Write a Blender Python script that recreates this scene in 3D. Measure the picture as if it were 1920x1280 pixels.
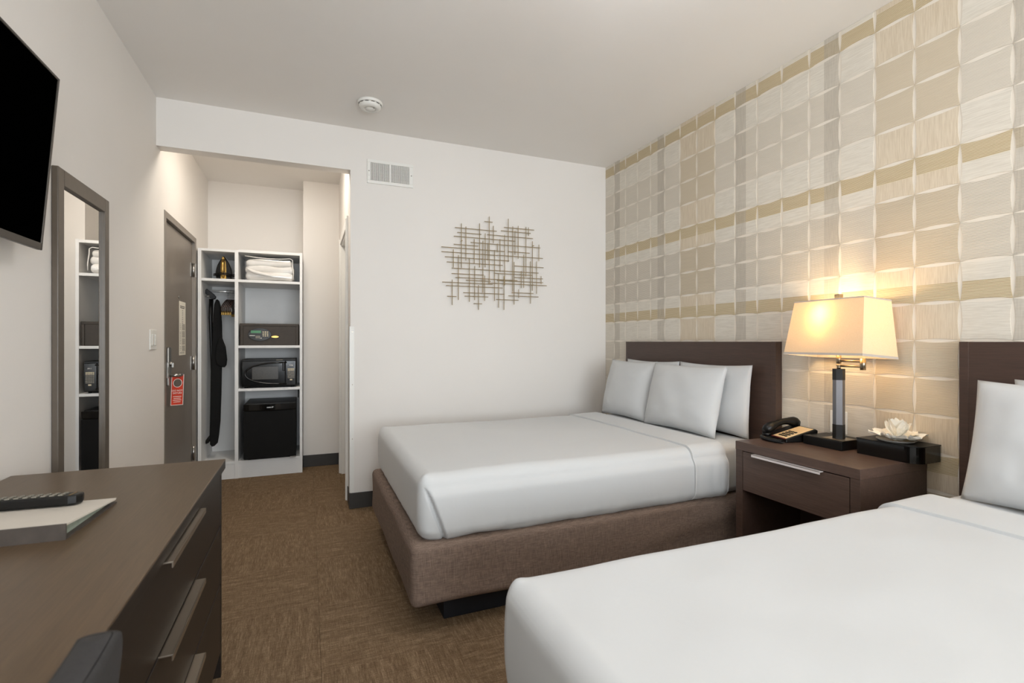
import bpy, bmesh, math, random
from mathutils import Vector, Matrix, noise as mnoise
R = math.radians
random.seed(7)
SC = bpy.context.scene
COL = SC.collection
for o in list(bpy.data.objects):
    bpy.data.objects.remove(o)

# ------------------------------------------------------------------ camera, world, light, exposure
CAM_H = 1.2
FPX = 926.0
cam_d = bpy.data.cameras.new('camera')
cam = bpy.data.objects.new('camera', cam_d)
COL.objects.link(cam)
cam_d.sensor_width = 36.0
cam_d.lens = 36.0 * FPX / 1920.0
cam_d.clip_start = 0.02
cam.location = (0, 0, CAM_H)
cam.rotation_euler = (R(90), 0, -math.atan2(960 - 577, FPX))
cam_d.dof.use_dof = True
cam_d.dof.focus_distance = 3.3
cam_d.dof.aperture_fstop = 5.0
SC.camera = cam

SC.view_settings.view_transform = 'Standard'
SC.view_settings.look = 'None'
SC.view_settings.gamma = 1.0
SC.view_settings.use_curve_mapping = False
SC.view_settings.exposure = 0.19

world = bpy.data.worlds.new('daylight')
SC.world = world
world.use_nodes = True
world.node_tree.nodes['Background'].inputs[0].default_value = (0.80, 0.90, 1.0, 1)
world.node_tree.nodes['Background'].inputs[1].default_value = 1.0

def area_light(name, loc, rot, sx, sy, power, color):
    d = bpy.data.lights.new(name, 'AREA')
    d.shape = 'RECTANGLE'
    d.size = sx
    d.size_y = sy
    d.energy = power
    d.color = color
    o = bpy.data.objects.new(name, d)
    o.location = loc
    o.rotation_euler = rot
    COL.objects.link(o)
    return o

# area lamp added as daylight at the made-up window behind the camera
area_light('added_window_light', (0.80, -2.86, 1.48), (R(104), 0, R(0)), 2.8, 1.9, 134.0, (0.87, 0.94, 1.0))

# ------------------------------------------------------------------ room numbers (metres)
XL, XR = -0.88, 2.436          # left wall, papered wall
YB, YF = 3.72, -2.90           # back wall, window wall
ZC = 2.735                     # ceiling
XA = 0.283                     # right side of the entry alcove
YA = 5.46                      # back of the entry alcove
YCOL = 5.12                    # face of the boxed column

# ------------------------------------------------------------------ node helpers / materials
class NT:
    def __init__(s, m):
        m.use_nodes = True
        s.t = m.node_tree
        s.b = s.t.nodes['Principled BSDF']
    def new(s, typ, **kw):
        n = s.t.nodes.new(typ)
        for k, v in kw.items():
            setattr(n, k, v)
        return n
    def link(s, a, b):
        s.t.links.new(a, b)
    def m(s, op, a, b=None, c=None):
        n = s.new('ShaderNodeMath', operation=op)
        for i, v in enumerate((a, b, c)):
            if v is None:
                continue
            if isinstance(v, (int, float)):
                n.inputs[i].default_value = v
            else:
                s.link(v, n.inputs[i])
        return n.outputs[0]
    def mix(s, f, a, b):
        n = s.new('ShaderNodeMix', data_type='RGBA')
        for sock, v in ((n.inputs[0], f), (n.inputs[6], a), (n.inputs[7], b)):
            if isinstance(v, (int, float)):
                sock.default_value = v
            elif isinstance(v, tuple):
                sock.default_value = (*v[:3], 1)
            else:
                s.link(v, sock)
        return n.outputs[2]
    def coords(s, kind='Object', scale=(1, 1, 1), rot=(0, 0, 0)):
        if kind == 'World':
            src = s.new('ShaderNodeNewGeometry').outputs['Position']
        else:
            src = s.new('ShaderNodeTexCoord').outputs[kind]
        mp = s.new('ShaderNodeMapping')
        mp.inputs['Scale'].default_value = scale
        mp.inputs['Rotation'].default_value = rot
        s.link(src, mp.inputs['Vector'])
        return mp.outputs[0]
    def noise(s, vec, scale=5, detail=3, rough=0.5, dist=0.0):
        n = s.new('ShaderNodeTexNoise')
        n.inputs['Scale'].default_value = scale
        n.inputs['Detail'].default_value = detail
        n.inputs['Roughness'].default_value = rough
        n.inputs['Distortion'].default_value = dist
        s.link(vec, n.inputs['Vector'])
        return n.outputs['Fac']
    def ramp(s, f, stops):
        n = s.new('ShaderNodeValToRGB')
        e = n.color_ramp.elements
        while len(e) < len(stops):
            e.new(0.5)
        for el, (p, c) in zip(e, stops):
            el.position = p
            el.color = (*c, 1)
        s.link(f, n.inputs[0])
        return n.outputs[0]
    def bump(s, h, strength=0.2, dist=0.01):
        n = s.new('ShaderNodeBump')
        n.inputs['Strength'].default_value = strength
        n.inputs['Distance'].default_value = dist
        s.link(h, n.inputs['Height'])
        s.link(n.outputs[0], s.b.inputs['Normal'])

def lin(r, g, b):
    f = lambda c: (c / 255 / 12.92) if c <= 10 else ((c / 255 + 0.055) / 1.055) ** 2.4
    return (f(r), f(g), f(b))

MATS = {}
def mat(name, rgb, rough=0.5, metal=0.0, spec=0.5, var=0.06, scale=8.0, bump=0.0, bscale=60.0, coat=0.0, trans=0.0, emit=None, estr=0.0):
    m = bpy.data.materials.new(name)
    n = NT(m)
    c = lin(*rgb)
    v = n.coords('Object')
    f = n.noise(v, scale, 3)
    lo = tuple(x * (1 - var) for x in c)
    hi = tuple(min(1, x * (1 + var)) for x in c)
    n.link(n.ramp(f, [(0.3, lo), (0.7, hi)]), n.b.inputs['Base Color'])
    n.b.inputs['Roughness'].default_value = rough
    n.b.inputs['Metallic'].default_value = metal
    n.b.inputs['Specular IOR Level'].default_value = spec
    n.b.inputs['Coat Weight'].default_value = coat
    n.b.inputs['Transmission Weight'].default_value = trans
    if emit:
        n.b.inputs['Emission Color'].default_value = (*emit, 1)
        n.b.inputs['Emission Strength'].default_value = estr
    if bump:
        n.bump(n.noise(v, bscale, 3), bump, 0.003)
    MATS[name] = m
    return m

mat('wall_paint', (233, 228, 222), 0.65, var=0.01, scale=2, bump=0.05, bscale=180)
mat('ceiling_paint', (244, 240, 235), 0.8, var=0.01, scale=2, bump=0.05, bscale=140)
mat('white_gloss', (240, 238, 233), 0.4, var=0.01)
mat('white_plastic', (236, 234, 228), 0.4, var=0.01)
mat('melamine', (232, 231, 229), 0.45, var=0.015, bump=0.03, bscale=300)
mat('baseboard_rubber', (58, 55, 52), 0.55, var=0.08)
mat('black_plastic', (12, 11, 10), 0.38, spec=0.35, var=0.1)
mat('black_gloss', (6, 5, 4), 0.14, spec=0.4, var=0.1, coat=0.15)
mat('black_matte', (12, 11, 10), 0.75, spec=0.25, var=0.15)
mat('navy_plinth', (20, 22, 30), 0.6, var=0.1)
mat('screen_black', (1, 1, 1), 0.5, spec=0.0, var=0.0)
mat('tv_bezel', (72, 66, 60), 0.35, metal=0.6, var=0.03)
mat('mirror_frame', (92, 82, 71), 0.38, var=0.08, scale=20)
mat('steel', (178, 176, 172), 0.28, metal=1.0, var=0.03)
mat('nickel', (172, 160, 140), 0.32, metal=1.0, var=0.03)
mat('brushed_bar', (190, 178, 162), 0.35, metal=1.0, var=0.03)
mat('rail_chrome', (226, 226, 224), 0.25, metal=0.55, var=0.01)
mat('pull_bright', (238, 230, 226), 0.3, metal=0.35, var=0.01)
mat('brass', (196, 160, 92), 0.3, metal=1.0, var=0.05)
mat('rod_bronze', (168, 150, 116), 0.45, metal=0.35, var=0.1, scale=30)
mat('safe_metal', (56, 46, 35), 0.55, metal=0.0, var=0.12, scale=40, bump=0.15, bscale=500)
mat('door_metal', (136, 127, 117), 0.42, metal=0.25, var=0.05, scale=3, bump=0.04, bscale=200)
mat('paper', (232, 226, 212), 0.8, var=0.03)
mat('ink_grey', (140, 134, 124), 0.9, var=0.1)
mat('ink_dark', (70, 66, 60), 0.9, var=0.1)
mat('red_card', (205, 62, 40), 0.5, var=0.04)
mat('white_print', (245, 240, 232), 0.6, var=0.0)
mat('tissue_paper', (250, 244, 230), 0.9, var=0.02, scale=30)
mat('phone_face', (226, 196, 150), 0.45, var=0.05)
mat('phone_red', (92, 30, 26), 0.35, var=0.05)
mat('hanger_wood', (50, 28, 18), 0.35, var=0.2, scale=25)
mat('green_lcd', (48, 110, 66), 0.3, var=0.1, emit=lin(40, 110, 60), estr=0.25)
mat('micro_window', (52, 46, 36), 0.25, var=0.15, scale=120)
mat('button_cream', (222, 208, 176), 0.5, var=0.03)
mat('button_grey', (130, 124, 112), 0.5, var=0.05)
mat('lamp_metal', (122, 122, 126), 0.3, metal=0.9, var=0.03)
mat('folder_cover', (216, 208, 196), 0.5, var=0.04, scale=12)
mat('folder_spine', (74, 66, 60), 0.55, var=0.2, scale=30)
mat('folder_pages', (150, 160, 146), 0.7, var=0.1, scale=60)
mat('chair_fabric', (50, 48, 48), 0.85, var=0.12, scale=120, bump=0.2, bscale=400)
mat('blanket', (236, 232, 226), 0.95, var=0.03, scale=20, bump=0.3, bscale=220)
mat('wallpaper_ground', (230, 221, 207), 0.75, var=0.02, scale=20, bump=0.05, bscale=250)
mat('trim_tape', (196, 184, 172), 0.7, var=0.02)
mat('vent_dark', (110, 106, 100), 0.8, var=0.1)
mat('glass_dish', (240, 236, 226), 0.1, var=0.0, trans=0.7)

# linen: white cotton with faint weave relief
def m_linen(name, rgb):
    m = bpy.data.materials.new(name); n = NT(m)
    v = n.coords('Object')
    c = lin(*rgb)
    f = n.noise(v, 3, 2)
    n.link(n.ramp(f, [(0.3, tuple(x * .985 for x in c)), (0.7, c)]), n.b.inputs['Base Color'])
    n.b.inputs['Roughness'].default_value = 0.85
    n.b.inputs['Sheen Weight'].default_value = 0.15
    big = n.noise(n.coords('Object', (1, 1, 1)), 7, 3, 0.5, 0.4)
    fine = n.noise(v, 500, 2)
    h = n.m('ADD', n.m('MULTIPLY', big, 1.0), n.m('MULTIPLY', fine, 0.02))
    n.bump(h, 0.10, 0.02)
    MATS[name] = m
m_linen('linen', (204, 205, 205))
m_linen('linen_cover', (204, 205, 205))

# dark stained wood with fine grain; grain axis by stretching
def m_wood(name, dark, light, axis, rough):
    m = bpy.data.materials.new(name); n = NT(m)
    sc = [60, 60, 60]
    sc[axis] = 2.5
    v = n.coords('World', tuple(sc))
    g = n.noise(v, 4.0, 5, 0.6, 0.3)
    g2 = n.noise(n.coords('World', tuple(x * 0.2 for x in sc)), 3.0, 2)
    f = n.m('ADD', n.m('MULTIPLY', g, 0.7), n.m('MULTIPLY', g2, 0.3))
    n.link(n.ramp(f, [(0.3, lin(*dark)), (0.7, lin(*light))]), n.b.inputs['Base Color'])
    n.b.inputs['Roughness'].default_value = rough
    n.bump(g, 0.05, 0.002)
    MATS[name] = m
m_wood('wood_desk_top_sheen', (80, 64, 46), (100, 81, 60), 1, 0.36)  # same desk wood, with the top's reflected light painted in as paler brown
m_wood('wood_desk', (24, 18, 15), (34, 27, 22), 1, 0.42)
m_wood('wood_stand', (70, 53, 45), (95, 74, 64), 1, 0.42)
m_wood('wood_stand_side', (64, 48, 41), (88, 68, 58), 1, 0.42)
m_wood('wood_headboard', (62, 46, 39), (82, 62, 53), 1, 0.42)

# woven bed skirt
def m_skirt():
    m = bpy.data.materials.new('skirt_fabric'); n = NT(m)
    a = n.noise(n.coords('World', (30, 30, 700)), 1.0, 3, 0.6)
    b = n.noise(n.coords('World', (600, 600, 25)), 1.0, 3, 0.6)
    f = n.m('ADD', n.m('MULTIPLY', a, 0.5), n.m('MULTIPLY', b, 0.5))
    n.link(n.ramp(f, [(0.36, lin(92, 76, 66)), (0.64, lin(148, 127, 113))]), n.b.inputs['Base Color'])
    n.b.inputs['Roughness'].default_value = 0.9
    n.bump(f, 0.25, 0.002)
    MATS['skirt_fabric'] = m
m_skirt()

# streaky loop carpet; two laying directions
def m_carpet(name, along_x):
    m = bpy.data.materials.new(name); n = NT(m)
    A, B = ((16, 210, 1), (210, 16, 1)) if along_x else ((210, 16, 1), (16, 210, 1))
    a = n.noise(n.coords('World', A), 1.0, 4, 0.65)
    b = n.noise(n.coords('World', B), 1.0, 4, 0.65)
    big = n.noise(n.coords('World', tuple(x * 0.22 for x in A)), 1.0, 3, 0.6)
    c = n.noise(n.coords('World', (230, 230, 1)), 1.0, 2, 0.6)
    f = n.m('ADD', n.m('ADD', n.m('MULTIPLY', a, 0.36), n.m('MULTIPLY', b, 0.22)), n.m('ADD', n.m('MULTIPLY', big, 0.16), n.m('MULTIPLY', c, 0.26)))
    n.link(n.ramp(f, [(0.37, lin(84, 66, 48)), (0.5, lin(122, 100, 76)), (0.64, lin(168, 145, 118))]), n.b.inputs['Base Color'])
    n.b.inputs['Roughness'].default_value = 0.95
    n.b.inputs['Specular IOR Level'].default_value = 0.15
    n.bump(f, 0.35, 0.004)
    MATS[name] = m
m_carpet('carpet_lengthwise', False)
m_carpet('carpet_crosswise', True)

# wallpaper cells: plaid of cream, tan, grey and ochre bands with fine horizontal threads (position on the wall)
PW, PH, PY0, PZ0 = 0.1623, 0.1585, 1.314, 1.204
def m_wallpaper():
    m = bpy.data.materials.new('wallpaper_weave'); n = NT(m)
    g = n.new('ShaderNodeNewGeometry').outputs['Position']
    sp = n.new('ShaderNodeSeparateXYZ'); n.link(g, sp.inputs[0])
    Y, Z = sp.outputs[1], sp.outputs[2]
    per = PW * 8
    d = n.m('ABSOLUTE', n.m('SUBTRACT', n.m('FLOORED_MODULO', n.m('ADD', n.m('SUBTRACT', Y, PY0), per / 2), per), per / 2))
    v = n.m('FLOORED_MODULO', n.m('DIVIDE', n.m('SUBTRACT', Z, PZ0), PH), 8.0)
    def band(x, lo, hi):
        return n.m('MULTIPLY', n.m('GREATER_THAN', x, lo), n.m('LESS_THAN', x, hi))
    tan_ = n.m('LESS_THAN', d, PW)
    grey = band(d, PW * 2, PW * 2.5)
    ochre = n.m('ADD', band(v, 1.0, 1.5), band(v, 4.5, 5.0))
    strong = band(v, 2.0, 4.0)
    weak = band(v, 6.0, 8.0)
    # horizontal threads
    hz = n.noise(n.coords('World', (1, 7, 210)), 1.0, 2, 0.5)
    thr = n.new('ShaderNodeTexWave', wave_type='BANDS', bands_direction='Z', wave_profile='SIN')
    n.link(g, thr.inputs['Vector'])
    thr.inputs['Scale'].default_value = 56.0
    thr.inputs['Distortion'].default_value = 0.7
    thr.inputs['Detail'].default_value = 2.0
    thr.inputs['Detail Scale'].default_value = 0.35
    line = n.m('MULTIPLY', n.m('POWER', thr.outputs['Fac'], 2.0), n.m('ADD', 0.45, n.m('MULTIPLY', hz, 1.0)))
    line = n.m('MINIMUM', line, 1.0)
    vt = n.noise(n.coords('World', (1, 320, 14)), 1.0, 2, 0.6)
    ht = n.noise(n.coords('World', (1, 14, 320)), 1.0, 2, 0.6)
    col = n.ramp(ht, [(0.38, lin(212, 204, 190)), (0.6, lin(224, 217, 204))])
    col = n.mix(tan_, col, n.ramp(vt, [(0.35, lin(204, 188, 164)), (0.62, lin(218, 204, 182))]))
    stripe_a = n.mix(tan_, lin(220, 211, 196), lin(213, 199, 176))
    stripe_b = n.mix(tan_, lin(170, 160, 146), lin(166, 151, 128))
    st = n.mix(line, stripe_a, stripe_b)
    stw = n.mix(n.m('MULTIPLY', line, 0.6), stripe_a, stripe_b)
    col = n.mix(strong, col, st)
    col = n.mix(weak, col, stw)
    och = n.mix(line, lin(214, 199, 168), lin(158, 134, 94))
    col = n.mix(ochre, col, och)
    col = n.mix(n.m('MULTIPLY', grey, 0.55), col, n.ramp(vt, [(0.35, lin(162, 153, 140)), (0.62, lin(186, 177, 163))]))
    n.link(col, n.b.inputs['Base Color'])
    n.b.inputs['Roughness'].default_value = 0.7
    rel = n.m('MULTIPLY', line, n.m('ADD', n.m('ADD', strong, weak), ochre))
    n.bump(n.m('MULTIPLY', rel, -1.0), 0.3, 0.002)
    MATS['wallpaper_weave'] = m
m_wallpaper()

# mirror glass
def m_mirror():
    m = bpy.data.materials.new('mirror_silver'); n = NT(m)
    f = n.noise(n.coords('Object'), 2, 1)
    n.link(n.ramp(f, [(0, (.86, .86, .85)), (1, (.88, .88, .87))]), n.b.inputs['Base Color'])
    n.b.inputs['Metallic'].default_value = 1
    n.b.inputs['Roughness'].default_value = 0.0
    MATS['mirror_silver'] = m
m_mirror()

# lamp shade cloth: lets light through
def m_shade():
    m = bpy.data.materials.new('shade_cloth'); n = NT(m)
    t = n.t
    f = n.noise(n.coords('Object', (300, 300, 300)), 1, 2)
    c = n.ramp(f, [(0.3, lin(243, 224, 190)), (0.7, lin(249, 232, 202))])
    tr = n.new('ShaderNodeBsdfTranslucent')
    di = n.new('ShaderNodeBsdfDiffuse')
    n.link(c, tr.inputs[0]); n.link(c, di.inputs[0])
    mx = n.new('ShaderNodeMixShader'); mx.inputs[0].default_value = 0.33
    n.link(di.outputs[0], mx.inputs[1]); n.link(tr.outputs[0], mx.inputs[2])
    t.nodes.remove(n.b)
    n.link(mx.outputs[0], t.nodes['Material Output'].inputs[0])
    MATS['shade_cloth'] = m
m_shade()

def m_bag():
    m = bpy.data.materials.new('clear_plastic'); n = NT(m)
    t = n.t
    f = n.noise(n.coords('Object'), 14, 3)
    tr = n.new('ShaderNodeBsdfTransparent')
    gl = n.new('ShaderNodeBsdfGlossy'); gl.inputs['Roughness'].default_value = 0.15
    mx = n.new('ShaderNodeMixShader')
    n.link(n.m('ADD', 0.03, n.m('MULTIPLY', f, 0.12)), mx.inputs[0])
    n.link(tr.outputs[0], mx.inputs[1]); n.link(gl.outputs[0], mx.inputs[2])
    t.nodes.remove(n.b)
    n.link(mx.outputs[0], t.nodes['Material Output'].inputs[0])
    MATS['clear_plastic'] = m
m_bag()

def m_glass():
    m = bpy.data.materials.new('window_glass'); n = NT(m)
    t = n.t
    tr = n.new('ShaderNodeBsdfTransparent')
    gl = n.new('ShaderNodeBsdfGlossy'); gl.inputs['Roughness'].default_value = 0.02
    mx = n.new('ShaderNodeMixShader'); mx.inputs[0].default_value = 0.06
    n.link(tr.outputs[0], mx.inputs[1]); n.link(gl.outputs[0], mx.inputs[2])
    t.nodes.remove(n.b)
    n.link(mx.outputs[0], t.nodes['Material Output'].inputs[0])
    MATS['window_glass'] = m
m_glass()

def m_emit(name, rgb, strength):
    m = bpy.data.materials.new(name); n = NT(m)
    f = n.noise(n.coords('Object'), 3, 1)
    c = lin(*rgb)
    n.link(n.ramp(f, [(0, c), (1, tuple(min(1, x * 1.02) for x in c))]), n.b.inputs['Emission Color'])
    n.b.inputs['Base Color'].default_value = (*c, 1)
    n.b.inputs['Emission Strength'].default_value = strength
    MATS[name] = m
m_emit('bulb_glow', (255, 224, 170), 25.0)
m_emit('added_alcove_glow', (252, 243, 230), 46.0)
m_emit('fill_pendant_glow', (246, 248, 255), 20.0)

# ------------------------------------------------------------------ mesh builder
class MB:
    def __init__(s):
        s.bm = bmesh.new()
    def add(s, verts, faces, smooth=False):
        vs = [s.bm.verts.new(v) for v in verts]
        for f in faces:
            try:
                fc = s.bm.faces.new([vs[i] for i in f])
                fc.smooth = smooth
            except ValueError:
                pass
        return vs
    def box(s, x0, x1, y0, y1, z0, z1, bev=0.0, seg=2):
        x0, x1 = min(x0, x1), max(x0, x1); y0, y1 = min(y0, y1), max(y0, y1); z0, z1 = min(z0, z1), max(z0, z1)
        b = bmesh.new()
        vs = [b.verts.new(p) for p in ((x0, y0, z0), (x1, y0, z0), (x1, y1, z0), (x0, y1, z0), (x0, y0, z1), (x1, y0, z1), (x1, y1, z1), (x0, y1, z1))]
        for f in ((3, 2, 1, 0), (4, 5, 6, 7), (0, 1, 5, 4), (1, 2, 6, 5), (2, 3, 7, 6), (3, 0, 4, 7)):
            b.faces.new([vs[i] for i in f])
        if bev > 0:
            bmesh.ops.bevel(b, geom=list(b.edges), offset=bev, segments=seg, profile=0.5, affect='EDGES')
        s._merge(b)
        return s
    def _merge(s, b, M=None, smooth=None):
        mp = {}
        for v in b.verts:
            mp[v] = s.bm.verts.new(M @ v.co if M else v.co)
        for f in b.faces:
            nf = s.bm.faces.new([mp[v] for v in f.verts])
            nf.smooth = f.smooth if smooth is None else smooth
        b.free()
    def tube(s, pts, r, n=8, caps=True, radii=None):
        pts = [Vector(p) for p in pts]
        rings = []
        up = None
        for i, p in enumerate(pts):
            if i == 0: t = pts[1] - pts[0]
            elif i == len(pts) - 1: t = pts[-1] - pts[-2]
            else: t = pts[i + 1] - pts[i - 1]
            t.normalize()
            if up is None:
                up = Vector((0, 0, 1)) if abs(t.z) < 0.9 else Vector((1, 0, 0))
            a = t.cross(up)
            if a.length < 1e-5: a = t.orthogonal()
            a.normalize(); up = a.cross(t).normalized()
            rr = radii[i] if radii else r
            rings.append([s.bm.verts.new(p + (a * math.cos(k * 2 * math.pi / n) + up * math.sin(k * 2 * math.pi / n)) * rr) for k in range(n)])
        for A, B in zip(rings, rings[1:]):
            for k in range(n):
                f = s.bm.faces.new((A[k], A[(k + 1) % n], B[(k + 1) % n], B[k])); f.smooth = n > 4
        if caps:
            s.bm.faces.new(rings[0][::-1]); s.bm.faces.new(rings[-1])
        return s
    def cyl(s, a, b, r, n=20):
        return s.tube([a, b], r, n)
    def bar(s, a, b, w):       # square bar
        return s.tube([a, b], w * 0.7071, 4)
    def lathe(s, c, prof, n=32, axis='Z', smooth=True):
        rings = []
        for (r, h) in prof:
            ring = []
            for k in range(n):
                a = k * 2 * math.pi / n
                p = (r * math.cos(a), r * math.sin(a), h)
                if axis == 'Y': p = (p[0], p[2], p[1])
                if axis == 'X': p = (p[2], p[0], p[1])
                ring.append(s.bm.verts.new((c[0] + p[0], c[1] + p[1], c[2] + p[2])))
            rings.append(ring)
        for A, B in zip(rings, rings[1:]):
            for k in range(n):
                f = s.bm.faces.new((A[k], A[(k + 1) % n], B[(k + 1) % n], B[k])); f.smooth = smooth
        s.bm.faces.new(rings[0][::-1]); s.bm.faces.new(rings[-1])
        return s
    def prism(s, outline, axis, a, b, bev=0.0, smooth=False):   # outline 2-D extruded along an axis
        def P(u, v, w):
            return {'X': (w, u, v), 'Y': (u, w, v), 'Z': (u, v, w)}[axis]
        bb = bmesh.new()
        A = [bb.verts.new(P(u, v, a)) for u, v in outline]
        B = [bb.verts.new(P(u, v, b)) for u, v in outline]
        n = len(outline)
        bb.faces.new(A[::-1]); bb.faces.new(B)
        for k in range(n):
            f = bb.faces.new((A[k], A[(k + 1) % n], B[(k + 1) % n], B[k])); f.smooth = smooth
        bmesh.ops.recalc_face_normals(bb, faces=bb.faces)
        if bev:
            es = [e for e in bb.edges if len(e.link_faces) == 2 and any(len(f.verts) == n for f in e.link_faces)]
            bmesh.ops.bevel(bb, geom=es, offset=bev, segments=2, profile=0.5, affect='EDGES')
        s._merge(bb)
        return s
    def rbox(s, x0, x1, y0, y1, z0, z1, r, res, fn=None, xs_extra=()):   # soft rounded box made of fine grids
        c = [(x0, x1), (y0, y1), (z0, z1)]
        bb = bmesh.new()
        def axis_vals(lo, hi):
            n = max(2, int(round((hi - lo) / res)))
            vals = [lo + (hi - lo) * i / n for i in range(n + 1)]
            extra = [lo + r * t for t in (0.1, 0.25, 0.45, 0.7, 1)] + [hi - r * t for t in (0.1, 0.25, 0.45, 0.7, 1)]
            return sorted(set(round(v, 5) for v in vals + extra if lo <= v <= hi))
        av = [axis_vals(*c[i]) for i in range(3)]
        av[0] = sorted(set(av[0] + [round(v, 5) for v in xs_extra]))
        lo = Vector((x0 + r, y0 + r, z0 + r)); hi = Vector((x1 - r, y1 - r, z1 - r))
        cache = {}
        def V(p):
            k = tuple(round(q, 5) for q in p)
            if k not in cache:
                q = Vector(p)
                i = Vector([min(max(q[j], lo[j]), hi[j]) for j in range(3)])
                d = q - i
                if d.length > 1e-9:
                    m = max(abs(d[0]), abs(d[1]), abs(d[2]))
                    q = i + d.normalized() * m if d.length else q
                if fn: q = Vector(fn(q))
                cache[k] = bb.verts.new(q)
            return cache[k]
        for ax in range(3):
            u, w = [j for j in range(3) if j != ax]
            for side in (0, 1):
                for i in range(len(av[u]) - 1):
                    for j in range(len(av[w]) - 1):
                        quad = []
                        for (a, b) in ((0, 0), (1, 0), (1, 1), (0, 1)):
                            p = [0, 0, 0]
                            p[ax] = c[ax][side]; p[u] = av[u][i + a]; p[w] = av[w][j + b]
                            quad.append(V(p))
                        if len(set(quad)) == 4:
                            f = bb.faces.new(quad); f.smooth = True
        bmesh.ops.recalc_face_normals(bb, faces=bb.faces)
        s._merge(bb)
        return s
    def xform(s, M):
        bmesh.ops.transform(s.bm, matrix=M, verts=s.bm.verts)
        return s
    def mesh(s, name, recalc=True):
        if recalc:
            bmesh.ops.recalc_face_normals(s.bm, faces=s.bm.faces)
        me = bpy.data.meshes.new(name)
        s.bm.to_mesh(me); s.bm.free()
        return me
    def build(s, name, material, parent=None, world=False):
        me = s.mesh(name)
        if world and parent is not None:
            off = Vector((0, 0, 0)); p = parent
            while p is not None:
                off += p.location; p = p.parent
            me.transform(Matrix.Translation(-off))
        return link(name, me, material, parent)

def link(name, me, material, parent=None):
    if isinstance(material, str): material = MATS[material]
    if len(me.materials) == 0: me.materials.append(material)
    o = bpy.data.objects.new(name, me)
    COL.objects.link(o)
    if parent is not None: o.parent = parent
    return o

def tag(o, label=None, cat=None, group=None, kind=None):
    if label: o['label'] = label
    if cat: o['category'] = cat
    if group: o['group'] = group
    if kind: o['kind'] = kind
    return o

def thing(name, label, cat, loc=(0, 0, 0), rotz=0.0, group=None):
    o = bpy.data.objects.new(name, None)
    o.empty_display_size = 0.05
    o.location = loc; o.rotation_euler = (0, 0, rotz)
    COL.objects.link(o)
    return tag(o, label, cat, group)

def structure(name, mb, material, label, cat, parent=None):
    o = mb.build(name, material, parent)
    return tag(o, label, cat, kind='structure')

def copy_tree(o, parent=None):
    c = o.copy(); COL.objects.link(c); c.parent = parent
    for ch in list(o.children): copy_tree(ch, c)
    return c

def text_part(name, body, size, material, parent, M, align='CENTER'):
    cu = bpy.data.curves.new(name, 'FONT')
    cu.body = body; cu.size = size; cu.align_x = align; cu.align_y = 'CENTER'
    tmp = bpy.data.objects.new(name + '_tmp', cu); COL.objects.link(tmp)
    dg = bpy.context.evaluated_depsgraph_get()
    me = bpy.data.meshes.new_from_object(tmp.evaluated_get(dg))
    bpy.data.objects.remove(tmp)
    me.transform(M)
    me.materials.clear()
    return link(name, me, material, parent)

# ------------------------------------------------------------------ THE SETTING
T = 0.12
floor = structure('floor', MB().box(XL - T, XR + T, YF - T, YA + T, -0.10, -0.006), 'baseboard_rubber', 'brown carpeted floor running through the room into the entry alcove', 'floor')
# carpet tiles, quarter turned
TS, TX0, TY0 = 0.5, 0.046, 2.41
tile_cache = {}
i0, i1 = math.floor((XL - TX0) / TS), math.ceil((XR - TX0) / TS)
j0, j1 = math.floor((YF - TY0) / TS), math.ceil((YA - TY0) / TS)
for i in range(i0, i1):
    for j in range(j0, j1):
        xa, xb = max(XL, TX0 + i * TS), min(XR, TX0 + (i + 1) * TS)
        ya, yb = max(YF, TY0 + j * TS), min(YA, TY0 + (j + 1) * TS)
        if xb - xa < 0.005 or yb - ya < 0.005: continue
        if (xa + xb) / 2 > XA + 0.1 and (ya + yb) / 2 > YB + 0.12: continue
        turn = (i + j) % 2
        key = (round(xb - xa, 3), round(yb - ya, 3), turn)
        if key not in tile_cache:
            hx, hy = key[0] / 2, key[1] / 2
            m_ = MB(); e = 0.0004
            m_.add([(-hx, -hy, -0.006), (hx, -hy, -0.006), (hx, hy, -0.006), (-hx, hy, -0.006), (-hx + e, -hy + e, 0), (hx - e, -hy + e, 0), (hx - e, hy - e, 0), (-hx + e, hy - e, 0)],
                   [(4, 5, 6, 7), (0, 1, 5, 4), (1, 2, 6, 5), (2, 3, 7, 6), (3, 0, 4, 7)])
            me = m_.mesh('carpet_tile')
            me.materials.append(MATS['carpet_crosswise' if turn else 'carpet_lengthwise'])
            tile_cache[key] = me
        o = bpy.data.objects.new('carpet_tile', tile_cache[key]); COL.objects.link(o)
        o.parent = floor; o.location = ((xa + xb) / 2, (ya + yb) / 2, 0)

structure('ceiling', MB().box(XL - T, XR + T, YF - T, YA + T, ZC, ZC + 0.1), 'ceiling_paint', 'flat white painted ceiling over the whole room', 'ceiling')
EY0, EY1, EZ = 3.905, 4.912, 2.075    # entry door opening
mb = MB(); mb.box(XL - T, XL, YF - T, EY0, 0, ZC); mb.box(XL - T, XL, EY1, YA + T, 0, ZC); mb.box(XL - T, XL, EY0, EY1, EZ, ZC)
structure('wall_left', mb, 'wall_paint', 'plain white wall carrying television, mirror and entry door', 'wall')
wall_right = structure('wall_right', MB().box(XR, XR + T, YF - T, YB + T, 0, ZC), 'wallpaper_ground', 'wall behind the headboards papered in woven squares', 'wall')
structure('wall_back', MB().box(XA, XR + T, YB, YB + T, 0, ZC), 'wall_paint', 'white back wall carrying the rod sculpture and vent grille', 'wall')
structure('wall_header', MB().box(XL, XA, YB, YB + 0.10, 2.432, ZC), 'wall_paint', 'white dropped header spanning the opening to the entry alcove', 'wall')
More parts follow.
